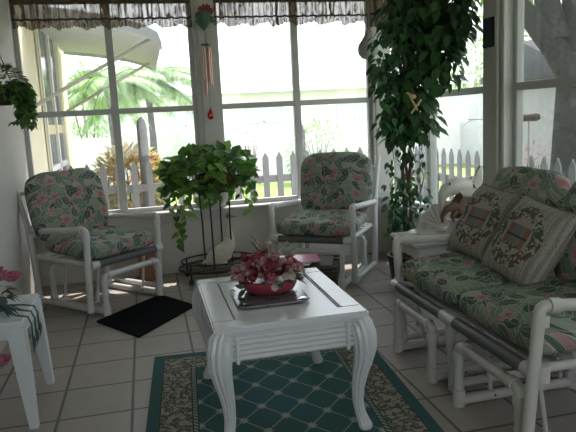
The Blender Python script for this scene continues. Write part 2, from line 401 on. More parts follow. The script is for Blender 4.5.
def tag(o, label, cat, group=None, kind=None):
    if label: o['label'] = label
    if cat: o['category'] = cat
    if group: o['group'] = group
    if kind: o['kind'] = kind
    return o
def struct(o): o['kind'] = 'structure'; return o
def thing(name, label, cat, loc=(0, 0, 0), rz=0, group=None):
    o = bpy.data.objects.new(name, None); o.empty_display_size = .1; COL.objects.link(o)
    o.location = loc; o.rotation_euler = (0, 0, rz); return tag(o, label, cat, group)
def copy_tree(o, parent=None):
    c = o.copy(); COL.objects.link(c); c.parent = parent
    for ch in list(o.children): copy_tree(ch, c)
    return c
def R4(x=0, y=0, z=0): return Euler((x, y, z)).to_matrix().to_4x4()

# ------------------------------------------------------------------ room
XL, XR, YB, YF, ZC = -.90, 2.10, 5.15, -1.4, 2.45
SZ = .53; RZ = 1.355; TZ = 2.22
m = MB(); m.box(((XL+XR)/2, (YB+YF)/2, -.05), (XR-XL+.3, YB-YF+.3, .1)); struct(m.build('floor', M['tile']))
m = MB(); m.box(((XL+XR)/2, (YB+YF)/2, ZC+.05), (XR-XL+.3, YB-YF+.3, .1)); struct(m.build('ceiling', M['ceil']))
m = MB(); m.box((XL-.07, (YB+YF)/2, ZC/2), (.14, YB-YF+.2, ZC)); struct(m.build('wall_left', M['stucco']))
m = MB(); m.box(((XL+XR)/2, YF-.07, .3), (XR-XL, .14, .6)); m.box(((XL+XR)/2, YF-.07, 2.35), (XR-XL, .14, .2)); m.box((XL+.1, YF-.07, 1.425), (.2, .14, 1.65)); m.box((XR-.1, YF-.07, 1.425), (.2, .14, 1.65)); struct(m.build('wall_front', M['wall']))
m = MB()
for x in (XL+.22, -.1, .6, 1.3, XR-.22): m.box((x, YF-.07, 1.425), (.05, .05, 1.65), .004)
m.box(((XL+XR)/2, YF-.07, .62), (2.6, .05, .05), .004); m.box(((XL+XR)/2, YF-.07, 2.23), (2.6, .05, .05), .004)
wf = struct(m.build('added_fill_window', M['framew'])); m = MB(); m.box(((XL+XR)/2, YF-.07, 1.425), (2.56, .004, 1.6)); m.build('pane', M['glass'], wf)  # added window behind the camera, brings fill light onto surfaces facing it
T = .10
m = MB(); m.box(((XL+XR)/2, YB+T/2, (SZ-.03)/2), (XR-XL, T, SZ-.03))
m.box(((XL+XR)/2, YB+T/2, (TZ+.03+ZC)/2), (XR-XL, T, ZC-TZ-.03)); wb = struct(m.build('wall_back', M['wallb']))
m = MB(); m.box(((XL+XR)/2, YB-.008, SZ-.13), (XR-XL, .016, .05), .004)
for x in (-.19, .52, 1.29): m.box((x, YB-.008, (SZ-.155)/2), (.05, .016, SZ-.155), .004)
struct(m.build('trim_1', M['wallb']))
SR = .46
m = MB(); m.box((XR+T/2, (YB+YF)/2+.05, (SR-.03)/2), (T, YB-YF+.1, SR-.03)); m.box((XR+T/2, (YB+YF)/2+.05, (TZ+.03+ZC)/2), (T, YB-YF+.1, ZC-TZ-.03))
m.box((XR+T/2, (YF+1.2)/2, (SR-.03+TZ+.03)/2), (T, 1.2-YF, TZ-SR+.06)); struct(m.build('wall_right', M['wallb']))
m = MB(); m.box(((XL+XR)/2, YB-.02, SZ-.015), (XR-XL, .17, .03), .006); m.box((XR-.0, (YB-.1+1.2)/2, SR-.015), (.16, YB-.1-1.2, .03), .006); struct(m.build('trim_2', M['frame']))
m = MB(); m.box((.53, YB+.03, (SZ+TZ+.03)/2), (.175, .16, TZ-SZ+.03), .008); m.box((.53, YB-.058, (SZ+TZ)/2), (.10, .016, TZ-SZ), .004); struct(m.build('trim_3', M['framew']))
m = MB(); m.box((2.03, YB+.03, (SZ+TZ+.03)/2), (.15, .16, TZ-SZ+.03), .008); struct(m.build('trim_4', M['framew']))
m = MB(); m.box((XR+.02, 3.42, (SR+TZ+.03)/2), (.13, .22, TZ-SR+.03), .008); m.box((XR-.055, 3.35, (SR+TZ)/2), (.02, .03, TZ-SR), .004); m.box((XR-.05, 3.285, (SR+TZ)/2), (.02, .025, TZ-SR), .004); struct(m.build('trim_5', M['framew']))
def window(name, a, b, along, z0, z1, mulls, gl):
    # along 'x' on back wall, 'y' on right wall
    def bx(mm, u0, u1, z0_, z1_, dep=.05, off=.05):
        if along == 'x': mm.box(((u0+u1)/2, YB+off, (z0_+z1_)/2), (u1-u0, dep, z1_-z0_), .004)
        else: mm.box((XR+off, (u0+u1)/2, (z0_+z1_)/2), (dep, u1-u0, z1_-z0_), .004)
    f = MB(); bx(f, a, a+.035, z0, z1); bx(f, b-.035, b, z0, z1); bx(f, a, b, z0, z0+.035); bx(f, a, b, z1-.04, z1)
    bx(f, a, b, RZ-.024, RZ+.02, .06)
    for u in mulls: bx(f, u-.028, u+.028, z0, z1, .06, .045)
    o = struct(f.build(name, M['frame']))
    g = MB()
    if along == 'x': g.box(((a+b)/2, YB+.06, (z0+z1)/2), (b-a-.02, .004, z1-z0-.02))
    else: g.box((XR+.06, (a+b)/2, (z0+z1)/2), (.004, b-a-.02, z1-z0-.02))
    g.build('pane', gl, o); return o
window('window_1', XL, .445, 'x', SZ, TZ, [-.205], M['glass'])
window('window_2', .615, 1.955, 'x', SZ, TZ, [1.285], M['glass'])
window('window_3', 3.53, YB-.01, 'y', SR, TZ, [4.42], M['glass'])
window('window_4', 1.2, 3.31, 'y', SR, TZ, [2.2], M['screenglass'])
m = MB(); m.box(((XL+XR)/2, YB+.1+.22, 2.5), (XR-XL+1, .5, .06)); m.box((XR+.1+.25, 2.3, 2.5), (.5, 6.2, .06)); struct(m.build('added_eaves', M['white']))  # unseen eaves added outside, depth shaped to limit the sun strip indoors

# ------------------------------------------------------------------ valances
def valance(a, b, along, label, off=.05, zb=1.99, zt=2.185, zc=2.05, seed=0, amp=.022):
    root = thing('valance', label, 'curtain', ((a+b)/2 if along == 'x' else XR-off, YB-off if along == 'x' else (a+b)/2, zb), 0, 'gathered valances over the windows')
    L = b-a; n = int(L*150); rnd = random.Random(seed)
    ph = []; x = 0
    for i in range(n+1): x += rnd.uniform(.25, .62); ph.append(x)
    rows = [(zt, .5), (zt-.03, .5), ((zt+zc)/2, .9), (zc+.012, .35), (zc, .25), (zc-.012, .5), ((zc+zb)/2, 1.2), (zb, 1.5)]
    jag = [rnd.uniform(-.01, .006) for _ in range(n+1)]
    def sheet(rr):
        vs = []; fs = []
        for ri, (z, am) in enumerate(rr):
            for i in range(n+1):
                u = -L/2+L*i/n; w = math.sin(ph[i])*amp*am+math.sin(ph[i]*.31+ri)*amp*am*.5
                zz = z-zb+(jag[i]+.012*math.sin(ph[i]*.5) if z == zb else 0)
                vs.append((u, w, zz) if along == 'x' else (w, u, zz))
        for r in range(len(rr)-1):
            for i in range(n): fs.append((r*(n+1)+i, r*(n+1)+i+1, (r+1)*(n+1)+i+1, (r+1)*(n+1)+i))
        return MB().add(vs, fs, True)
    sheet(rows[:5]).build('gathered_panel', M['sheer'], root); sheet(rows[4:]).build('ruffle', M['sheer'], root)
    pts = [(-L/2+L*i/60, -.012 if along == 'x' else 0, zc-zb+.004*math.sin(i*1.7)) for i in range(61)]
    if along != 'x': pts = [(-.012, p[0], p[2]) for p in pts]
    MB().tube(pts, .0075, 6).build('gather_cord', M['cord'], root)
    h = MB(); h.box((0, 0, zt-zb), (L, .035, .045) if along == 'x' else (.035, L, .045), .01); h.build('rod_pocket', M['header'], root)
    return root
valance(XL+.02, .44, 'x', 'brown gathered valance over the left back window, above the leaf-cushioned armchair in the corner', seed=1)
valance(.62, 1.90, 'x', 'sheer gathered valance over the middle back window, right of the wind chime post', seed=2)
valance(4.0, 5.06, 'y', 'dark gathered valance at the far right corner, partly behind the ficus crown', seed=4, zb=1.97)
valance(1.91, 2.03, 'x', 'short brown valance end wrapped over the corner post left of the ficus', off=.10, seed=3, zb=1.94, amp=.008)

# ------------------------------------------------------------------ gliders
def cyl(mb, a, b, r): mb.tube([a, b], r, 14)
def elbow_pts(a, c, b, r=.03, k=4):
    a, c, b = Vector(a), Vector(c), Vector(b); p = c+(a-c).normalized()*r; q = c+(b-c).normalized()*r
    return [a]+[((1-t)**2)*p+2*t*(1-t)*c+t*t*q for t in [i/k for i in range(k+1)]]+[b]
PR = .0215
def fitting(mb, p, d, L=.05):
    p = Vector(p); d = Vector(d).normalized(); mb.tube([p-d*L/2, p+d*L/2], PR+.005, 14)
def side_frame(x, mat, root, D=.60, ah=.587, arear=.545, top=.90, foot=.03):
    f = MB(); yf, yr = -D/2, D/2
    rear_mid = (x, yr+.01, .36)
    pts = elbow_pts((x, yf+foot, .05), (x, yf, ah), (x, yr, arear), .03)
    f.tube(pts, PR, 14)
    f.tube([(x, yr-.02, .045), (x, yr, .30), (x, yr+.02, arear), (x, yr+.09, .74), (x, yr+.15, top-.03), (x, yr+.16, top)], PR, 14)
    f.tube([(x, yf+foot, .05), (x, yr-.02, .05)], PR*.9, 14)
    fitting(f, (x, yf+foot, .06), (0, 0, 1), .06); fitting(f, (x, yr+.018, arear), (0, 0, 1), .07); fitting(f, (x, yf+.011, .35), (0, 0, 1), .06)
    fitting(f, (x, yf+.005, ah-.05), (0, .06, 1), .04); fitting(f, (x, yf+.05, ah-.003), (0, 1, -.07), .04)
    return f.build('side_frame', mat, root)
def base_frame(x0, x1, mat, root, yf=-.34, yr=.22, h=.27):
    f = MB()
    for y in (yf, yr):
        f.tube(elbow_pts((x0, y, .045), (x0, y, h), ((x0+x1)/2, y, h)), PR*.95, 12); f.tube(elbow_pts((x1, y, .045), (x1, y, h), ((x0+x1)/2, y, h)), PR*.95, 12)
        for x in (x0, x1): fitting(f, (x, y, h-.045), (0, 0, 1), .035); fitting(f, (x, y, .05), (0, 0, 1), .05)
        for x, sg in ((x0, 1), (x1, -1)): fitting(f, (x+sg*.045, y, h), (1, 0, 0), .035)
    for x in (x0, x1): f.tube([(x, yf, .025), (x, yr, .025)], PR, 12)
    for x in (x0, x1):
        for y in (yf, yr): f.tube([(x, y, .0), (x, y, .06)], PR+.003, 12)
    b = f.build('base_frame', mat, root)
    for x, sg in ((x0, 1), (x1, -1)):
        for y in (yf+.13, yr-.08):
            l = MB(); l.tube([(x+sg*.035, y, .07), (x+sg*.035, y-.04, .335)], .009, 8); l.tube([(x+sg*.01, y, .07), (x+sg*.055, y, .07)], .006, 8); l.tube([(x+sg*.01, y-.04, .335), (x+sg*.055, y-.04, .335)], .006, 8)
            l.build('swing_link', mat, root)
    for x in (x0, x1): l = MB(); l.sphere((x, yf+.16, .03), (PR+.006, .008, .008), 8, 6); l.build('screw_cap', M['iron'], b)
    return b
def seat_frame(x0, x1, mat, root, joints=(), yf=-.315, yr=.30, z=.35, mid=False):
    f = MB()
    for y in (yf, yr): f.tube([(x0, y, z), (x1, y, z)], PR*.9, 14)
    for x in (x0+.035, x1-.035): f.tube([(x, yf, z), (x, yr, z)], PR*.8, 12)
    xs = [x0+.03, x1-.03]+([(x0+x1)/2] if mid else [])
    for x in xs: fitting(f, (x, yf, z), (1, 0, 0), .06 if x != (x0+x1)/2 else .12)
    for yy, zz in ((yr+.125, .80), (yr+.04, .50)): MB().tube([(x0, yy, zz), (x1, yy, zz)], PR*.85, 12).build('back_rail', mat, root)
    if mid:
        xm = (x0+x1)/2
        f.tube([(xm, yf, z), (xm, yf+.02, .05)], PR, 14); f.tube([(xm, yf+.02, .05), (xm, yr-.03, .05)], PR*.9, 12); f.tube([(xm, yr-.03, .05), (xm, yr, .35), (xm, yr+.04, .5), (xm, yr+.125, .80)], PR, 12)
        fitting(f, (xm, yf+.02, .06), (0, 0, 1), .07)
    sf = f.build('seat_frame', mat, root)
    segs = [(x0+.06, x1-.06)] if not mid else [(x0+.06, (x0+x1)/2-.06), ((x0+x1)/2+.06, x1-.06)]
    for a, b in segs: MB().tube([(a, yf, z), (b, yf, z)], PR+.004, 16).build('grey_sleeve', M['sleeve'], sf)
    st = MB()
    for k in range(6): st.box(((x0+x1)/2, yf+.07+k*.095, z+.012), (x1-x0-.06, .05, .004))
    st.build('seat_straps', mat, sf)
    return sf
def seat_cushion(x0, x1, root, seed, yf=-.30, yr=.22, z0=.362, th=.14):
    c = MB(); c.cushion(((x0+x1)/2, (yf+yr)/2, z0+th/2), (x1-x0, yr-yf, th), R4(.05, 0, 0), .24, .62, 72, 24, .008, seed)
    return c.build('seat_cushion', M['floral'], root)
def back_cushion(x0, x1, root, seed, top=.925, yb=.20):
    # rounded-top slab leaning back
    w = x1-x0; H = top-.42; T = R4(PI/2-.20, 0, 0)
    c = MB(); c.cushion(((x0+x1)/2, yb+.035, .445+H/2), (w, H, .15), T, .48, .66, 72, 24, .008, seed)
    return c.build('back_cushion', M['floral'], root)
def glider_chair(name, label, loc, rz, mat, seed, dx=0.0, bw=.31):
    r = thing(name, label, 'chair', loc, rz)
    for x in (-.315, .315): side_frame(x, mat, r)
    seat_frame(-.315, .315, mat, r); base_frame(-.24, .24, mat, r)
    seat_cushion(-.298, .298, r, seed, -.315, .22); back_cushion(-bw+dx, bw+dx, r, seed+3)
    return r
def front_left(px, py, rz, w=.315, D=.30):
    # place so that the local point (-w,-D) lands on (px,py)
    c, s = math.cos(rz), math.sin(rz); return (px-(c*-w-s*-D), py-(s*-w+c*-D), 0)
rz = math.radians(43)
glider_chair('glider_armchair', 'white pipe-frame glider armchair with leaf-print cushions in the left corner by the wall', front_left(-.42, 4.14, rz), rz, M['pvc'], 1, -.03, .318)
rz = math.radians(-36)
glider_chair('glider_armchair', 'white pipe-frame glider armchair with leaf-print cushions in front of the middle back window', front_left(.875, 4.50, rz), rz, M['pvc'], 5, .022, .30)
# loveseat
rz = math.radians(-90); LW = .61
lv = thing('glider_loveseat', 'two-seat white pipe-frame glider with leaf-print cushions along the right wall', 'sofa', (1.235+.30, 2.365, 0), rz)
side_frame(-LW, M['pvcold'], lv); side_frame(LW, M['pvcold'], lv, foot=-.05)
seat_frame(-LW, LW, M['pvcold'], lv, mid=True)
base_frame(-.55, -.15, M['pvcold'], lv, -.325); base_frame(.10, .54, M['pvcold'], lv, -.325)
seat_cushion(-.59, -.01, lv, 11, -.305, .22, .375); seat_cushion(.01, .59, lv, 12, -.305, .22, .375)
back_cushion(-.575, -.005, lv, 13); back_cushion(.005, .575, lv, 14)

# pillows
def pillow(label, loc, rot, S=.40, th=.15):
    m = MB(); n = 22; vs = []; fs = []
    for side in (1, -1):
        o = len(vs)
        for i in range(n+1):
            for j in range(n+1):
                u = -1+2*i/n; v = -1+2*j/n
                pin = 1-.07*(1-abs(u)**2)*abs(v)**4; pin2 = 1-.07*(1-abs(v)**2)*abs(u)**4
                t = th/2*((1-u**4)*(1-v**4))**.55
                t *= 1+.10*noise.noise(Vector((u*2.2, v*2.2, side)))
                vs.append((u*S/2*pin2, side*t, v*S/2*pin))
        for i in range(n):
            for j in range(n):
                q = (o+i*(n+1)+j, o+(i+1)*(n+1)+j, o+(i+1)*(n+1)+j+1, o+i*(n+1)+j+1)
                fs.append(q if side < 0 else q[::-1])
    m.add(vs, fs, True); r = m.build('tapestry_pillow', M['pillow'])
    p = MB(); e = []
    k = 14
    for a, b in (((-1, -1), (1, -1)), ((1, -1), (1, 1)), ((1, 1), (-1, 1)), ((-1, 1), (-1, -1))):
        for i in range(k):
            t = i/k; u = a[0]+(b[0]-a[0])*t; v = a[1]+(b[1]-a[1])*t
            pin = 1-.07*(1-abs(u)**2)*abs(v)**4; pin2 = 1-.07*(1-abs(v)**2)*abs(u)**4
            e.append((u*S/2*pin2, 0, v*S/2*pin))
    e.append(e[0]); p.tube(e, .0055, 6, False); p.build('piping', M['piping'], r)
    r.location = loc; r.rotation_euler = rot
    return tag(r, label, 'pillow', 'wreath tapestry pillows on the loveseat')
def prot(face, lean, roll):
    return (Matrix.Rotation(face, 4, 'Z') @ Matrix.Rotation(lean, 4, 'X') @ Matrix.Rotation(roll, 4, 'Y')).to_euler()
pillow('striped wreath tapestry pillow on the far loveseat seat, nearest the end table', (1.640, 2.77, .665), prot(math.radians(-84), -.56, .06))
pillow('striped wreath tapestry pillow on the near loveseat seat, in front of the other pillow', (1.610, 2.38, .645), prot(math.radians(-86), -.56, .13))

# ------------------------------------------------------------------ rug, mat
m = MB(); m.box((0, 0, .005), (RUGW, RUGL, .01), .003); rg = m.build('area_rug', M['rug']); rg.location = (.475, 3.235-RUGL/2, .0); rg.rotation_euler = (0, 0, math.radians(-3.5))
tag(rg, 'teal trellis rug with a beige vine border under the white coffee table', 'rug')
m = MB(); hull = [(-.40, 4.03), (-.13, 3.63), (.24, 4.13), (.20, 4.20), (.05, 4.45), (-.02, 4.46)]
b = bmesh.new(); vs = [b.verts.new((x, y, 0)) for x, y in hull]; fc = b.faces.new(vs)
ex = bmesh.ops.extrude_face_region(b, geom=[fc])
for g in ex['geom']:
    if isinstance(g, bmesh.types.BMVert): g.co.z = .012
bmesh.ops.recalc_face_normals(b, faces=b.faces); b.verts.index_update()
m.add([v.co.copy() for v in b.verts], [[v.index for v in f.verts] for f in b.faces]); b.free()
tag(m.build('door_mat', M['mat'], None, (0, 4.05, 0)), 'plain black mat on the tiles in front of the corner armchair', 'mat')

# ------------------------------------------------------------------ coffee table
CT = thing('coffee_table', 'white fluted coffee table with curved legs standing on the teal rug', 'table', (.485, 2.545, .01), 0)
HX, HY, TH = .300, .375, .49
m = MB()
m.box((0, -HY+.045, TH-.014), (HX*2, .09, .028), .007); m.box((0, HY-.045, TH-.014), (HX*2, .09, .028), .007)
m.box((-HX+.045, 0, TH-.014), (.09, HY*2-.17, .028), .007); m.box((HX-.045, 0, TH-.014), (.09, HY*2-.17, .028), .007)
m.box((0, 0, TH-.034), (HX*2-.02, HY*2-.02, .014), .004); top = m.build('tabletop', M['table'], CT)
m = MB(); m.box((0, 0, TH-.0165), (HX*2-.19, HY*2-.19, .021), .002); m.build('inset_panel', M['table'], top)
m = MB(); m.box((0, 0, TH-.0215), (HX*2-.178, HY*2-.178, .019)); m.build('groove', M['groove'], top)
def ridged(x0, x1, y, sgn, axis):
    mm = MB(); vs = []; fs = []; N = 30; zt, zb = TH-.042, TH-.142
    prof = [(zb+(zt-zb)*i/N, .0075*abs(math.sin(PI*5*i/N))) for i in range(N+1)]
    for u in (x0, x1):
        for z, d in prof: vs.append((u, y+sgn*d, z) if axis == 'x' else (y+sgn*d, u, z))
        for z, d in prof: vs.append((u, y-sgn*.018, z) if axis == 'x' else (y-sgn*.018, u, z))
    n = N+1
    for i in range(N): fs.append((i, i+1, 2*n+i+1, 2*n+i)); fs.append((n+i, 3*n+i, 3*n+i+1, n+i+1)); fs.append((i, n+i, n+i+1, i+1)); fs.append((2*n+i, 2*n+i+1, 3*n+i+1, 3*n+i))
    fs.append((N, n+N, 3*n+N, 2*n+N)); fs.append((0, 2*n, 3*n, n))
    return mm.add(vs, fs, True)
for s in (-1, 1):
    ridged(-HX+.05, HX-.05, s*(HY-.022), s, 'x').build('apron', M['table'], CT)
    ridged(-HY+.05, HY-.05, s*(HX-.022), s, 'y').build('apron', M['table'], CT)
for sx in (-1, 1):
    for sy in (-1, 1):
        m = MB(); q = Vector((sx, sy, 0)).normalized()
        base = Vector((sx*(HX-.035), sy*(HY-.035), 0))
        prof = [(TH-.041, -.002, .037), (TH-.06, .012, .043), (TH-.10, .024, .046), (TH-.15, .027, .043), (TH-.20, .018, .036), (.23, .002, .029), (.17, -.009, .024), (.11, -.012, .021), (.06, -.002, .020), (.03, .010, .023), (.012, .018, .026), (0, .018, .022)]
        ps = []; rs = []
        for i in range(len(prof)-1):
            a, b_ = prof[i], prof[i+1]
            for k in range(4):
                t = k/4; ps.append(base+q*(a[1]+(b_[1]-a[1])*t)+Vector((0, 0, a[0]+(b_[0]-a[0])*t))); rs.append(a[2]+(b_[2]-a[2])*t)
        ps.append(base+q*prof[-1][1]); rs.append(prof[-1][2])
        m.tube(ps, rs, 72, True, lambda u: 1+.075*math.cos(2*PI*12*u)); m.build('leg', M['table'], CT)
        if sy < 0:
            c2 = MB(); c2.box((sx*(HX-.085), -HY+.014, TH-.094), (.014, .02, .112), .004); c2.build('corner_strip', M['table'], CT)

# glass plate + arrangement
TT = .5
gp = thing('glass_plate', 'smoked glass place mat with pointed corners under the pink flower bowl', 'plate', (.46, 2.52, TT+.003), 0)
vs = []; fs = []; A = [(-.15, -.12), (-.12, -.15), (.12, -.15), (.15, -.12), (.15, .12), (.12, .15), (-.12, .15), (-.15, .12)]
b = MB(); n = 8
b.add([(x, y, .006) for x, y in A]+[(x, y, 0) for x, y in A], [tuple(range(8)), tuple(range(15, 7, -1))]+[(i, (i+8), (i+1) % 8+8, (i+1) % 8) for i in range(8)])
b.build('plate', M['plateglass'], gp)
for k in range(4):
    a = k*PI/2+PI/4; d = Vector((math.cos(a), math.sin(a), 0)); t = Vector((-d.y, d.x, 0)); p = d*.15; b = MB()
    b.add([p+t*.03+Vector((0, 0, .006)), p-t*.03+Vector((0, 0, .006)), p+d*.045+Vector((0, 0, .013)), p+d*.01+Vector((0, 0, .002))], [(0, 1, 2), (0, 2, 3), (1, 3, 2), (0, 3, 1)])
    b.build('pointed_corner', M['plateglass'], gp)
fb = thing('flower_bowl', 'shallow rose-red bowl of dusty pink and cream silk flowers on the coffee table', 'flowers', (.475, 2.57, TT+.0095), 0)
b = MB(); b.lathe([(.0, 0), (.08, 0), (.108, .012), (.120, .035), (.118, .056), (.112, .060), (.104, .050), (0, .045)], n=32); b.build('bowl', M['pot_red'], fb)
rnd = random.Random(3)
def rdir(r, zmin=-.2):
    while True:
        v = Vector((r.uniform(-1, 1), r.uniform(-1, 1), r.uniform(zmin, 1)))
        if .1 < v.length < 1: return v.normalized()
fl = MB()
for k in range(60):
    d = rdir(rnd, -.05); c = Vector((d.x*.14*rnd.uniform(.4, 1)-.01, d.y*.125*rnd.uniform(.4, 1), .085+abs(d.z)*.075*rnd.uniform(.3, 1)))
    for j in range(11):
        e = (d+rdir(rnd, -1)*.9).normalized(); fl.leaf(c, e, rdir(rnd), rnd.uniform(.022, .040), .024, 3 if j % 3 else 0, .2)
fl.build('pink_petals', M['flower'], fb)
fl = MB()
for k in range(22):
    d = rdir(rnd, .0); c = Vector((d.x*.15, d.y*.14, .06+abs(d.z)*.11))
    for j in range(6): fl.leaf(c, (d+rdir(rnd, -1)*.8), d, .020, .018, 3, .1)
for k in range(8):
    c = Vector((rnd.uniform(-.03, .10), rnd.uniform(-.02, .06), .17+rnd.uniform(0, .03)))
    for j in range(7): fl.leaf(c, rdir(rnd, .1), Vector((0, 0, 1)), .038, .012, 0, .1)
for x, y, z in ((.02, -.115, .05), (.05, -.11, .085), (.08, -.10, .08), (-.0, -.118, .045)):
    for j in range(7): a = j*.9; fl.leaf((x, y, z), (math.cos(a), -.5, math.sin(a)), (0, -1, 0), .018, .018, 3, .1)
fl.build('cream_blossoms', M['blossom'], fb)
fl = MB()
for k in range(26):
    a = rnd.uniform(-.7, 1.2) if k < 16 else rnd.uniform(0, 6.28); c = Vector((.09*math.cos(a), .09*math.sin(a), .06)); fl.leaf(c, (math.cos(a), math.sin(a), rnd.uniform(-.15, .3)), (0, 0, 1), rnd.uniform(.06, .09), .03, 0, .2)
for k in range(3): fl.leaf((-.11, -.05+k*.015, .03), (-.4, -.1, -.3+k*.5), (0, 1, .2), .055, .03, 0, .1)
for k in range(10): d = rdir(rnd, .3); fl.leaf(d*.10+Vector((0, 0, .08)), d, (0, 0, 1), .10, .012, 0, .3)
fl.build('leaves', M['dustleaf'], fb)

# ------------------------------------------------------------------ footstool with magazines
fs_ = thing('wicker_footstool', 'dark wicker footstool behind the coffee table near the middle armchair', 'stool', (.90, 3.72, 0), math.radians(-20)); fs_.scale = (1, 1, 1.18)
b = MB(); b.box((0, 0, .24), (.46, .33, .10), .03)
for z in (.20, .22, .24, .26, .28):
    b.tube([(-.232, -.167, z), (.232, -.167, z), (.232, .167, z), (-.232, .167, z), (-.232, -.167, z)], .008, 6)
b.build('woven_top', M['basket'], fs_)
for sx in (-1, 1):
    for sy in (-1, 1): MB().tube([(sx*.20, sy*.13, .2), (sx*.205, sy*.135, .1), (sx*.215, sy*.145, 0)], [.022, .018, .015], 10).build('leg', M['basket'], fs_)
def magazine(label, x, y, z, rz_, mat):
    t = thing('magazine', label, 'magazine', (x, y, z), rz_)
    b = MB(); b.box((0, 0, .004), (.205, .27, .007)); b.build('pages', M['paper'], t)
    b = MB(); b.box((0, 0, .0086), (.21, .275, .0018)); b.build('cover', mat, t); return t
magazine('pale magazine lying under the pink one on the wicker footstool', .84, 3.72, .344, math.radians(60), M['magw'])
magazine('pink covered magazine on top of the pale one on the wicker footstool', .87, 3.71, .3545, math.radians(82), M['magp'])

# ------------------------------------------------------------------ plant stand + pothos + goose
PS = (.49, 4.84)
ps = thing('plant_stand', 'black wrought iron plant stand with oval lower rings below the pothos', 'plant stand', (*PS, 0))
def oval(rx, ry, z, r, nm, n=36):
    b = MB(); b.tube([(rx*math.cos(2*PI*k/n), ry*math.sin(2*PI*k/n), z) for k in range(n+1)], r, 8, False); return b.build(nm, M['iron'], ps)
oval(.31, .24, .10, .008, 'lower_ring'); oval(.29, .22, .155, .007, 'lower_ring'); oval(.14, .12, .70, .006, 'upper_ring')
b = MB()
for k in range(-4, 5): y = k*.05; xx = .31*math.sqrt(max(0, 1-(y/.24)**2)); b.tube([(-xx, y, .10), (xx, y, .10)], .0035, 6)
b.build('shelf_grid', M['iron'], ps)
for ux, uy in ((-.105, -.05), (-.04, -.10), (.055, .09), (.11, -.04)):
    b = MB(); b.tube([(ux, uy, .10), (ux, uy, .45), (ux*1.1, uy, .70), (ux*1.15, uy, .76)], .0065, 8); b.build('upright', M['iron'], ps)
for a in (.6, 2.5, 3.85, 5.3):
    b = MB(); x, y = .30*math.cos(a), .23*math.sin(a); b.tube([(x, y, .155), (x, y, .03)], .008, 8); b.sphere((x, y, .024), (.022, .014, .024), 12, 8); b.build('caster', M['iron'], ps)
po = thing('pothos_plant', 'leafy green pothos in a dark basket spilling vines over the iron plant stand', 'plant', (*PS, .70))
b = MB(); b.lathe([(0, .006), (.10, .006), (.125, .07), (.135, .13), (.125, .135), (.11, .11), (0, .10)]); b.build('basket', M['basket'], po)
rnd = random.Random(11); fo = MB(); vi = MB()
for k in range(290):
    d = rdir(rnd, -.35); rr = rnd.uniform(.55, 1)**.6
    c = Vector((d.x*.37*rr-.02, d.y*.22*rr, .10+d.z*.215*rr+(.03 if d.z > 0 else 0)))
    if c.y > .22: c.y = .2
    if PS[1]+c.y > 5.0: c.y = 5.0-PS[1]
    dd = (Vector((d.x*.8, d.y*.5, -.05+rnd.uniform(-.5, .7)))+rdir(rnd, -1)*.8)
    fo.leaf(c, dd, Vector((d.x*.5, d.y*.5-.4, 1)), rnd.uniform(.07, .105), rnd.uniform(.075, .10), 1, .25)
for k in range(26):
    a = rnd.uniform(0, 2*PI); e = Vector((.27*math.cos(a), .17*math.sin(a), .12+rnd.uniform(0, .13)))
    vi.tube([(0, 0, .10), e*.5+Vector((0, 0, .1)), e], .0025, 5)
for sx, ln, yy in ((-.30, .50, -.05), (-.25, .40, -.12), (-.36, .22, 0), (.28, .28, -.05), (.33, .20, .02), (-.20, .30, .05), (.12, .16, -.14), (-.05, .17, -.15), (.2, .14, -.12)):
    pts = [Vector((sx*.4, yy*.5, .13)), Vector((sx*.9, yy, .08))]
    z = .05
    while z > .08-ln: pts.append(Vector((sx+rnd.uniform(-.02, .02), yy+rnd.uniform(-.015, .015), z))); z -= .045
    vi.tube(pts, .0028, 5)
    for q in pts[2:]: fo.leaf(q, (rnd.uniform(-1, 1), rnd.uniform(-.8, .3), -.4), (0, -.5, 1), rnd.uniform(.05, .08), .055, 1, .2)
fo.build('foliage', M['pothos'], po); vi.build('vines', M['gstem'], po)
fo = MB()
for k in range(30):
    c = Vector((.13+rnd.uniform(-.09, .09), -.15+rnd.uniform(-.03, .03), .09+rnd.uniform(-.05, .05))); fo.leaf(c, rdir(rnd), (0, -1, .3), .045, .03, 0, .2)
fo.build('dark_red_blooms', plain('dark_red_blooms', (.14, .02, .02), .7, .2), po)

gs = thing('goose_figurine', 'cream ceramic goose standing on the lower ring of the plant stand', 'figurine', (PS[0]+.02, PS[1]-.02, .107), math.radians(10))
b = MB()
b.tube([(-.15, 0, .035), (-.10, 0, .05), (-.03, 0, .075), (.04, 0, .105), (.075, 0, .16), (.085, 0, .22), (.082, 0, .28), (.080, 0, .33), (.085, 0, .365)], [.006, .040, .068, .072, .055, .035, .023, .018, .014], 18)
b.tube([(0, 0, .0), (0, 0, .04)], [.055, .05], 16); b.build('body', M['goose'], gs)
b = MB(); b.sphere((.09, 0, .385), (.030, .022, .024), 14, 10); b.tube([(.11, 0, .384), (.150, 0, .372)], [.012, .004], 8); b.build('head', M['gooseblue'], gs)
b = MB(); b.sphere((-.02, -.055, .085), (.075, .018, .035), 14, 8); b.sphere((-.02, .055, .085), (.075, .018, .035), 14, 8); b.build('wing', M['goose'], gs)

# crate behind corner chair
cr = thing('wooden_crate', 'small reddish brown slatted crate behind the corner armchair', 'box', (-.06, 5.02, 0), 0)
b = MB(); b.box((0, 0, .13), (.14, .12, .24), .004); b.build('body', M['crate'], cr)
b = MB()
for k in range(4): b.box((-.0525+k*.035, -.064, .13), (.028, .008, .26), .002)
b.build('front_slats', M['crate'], cr)

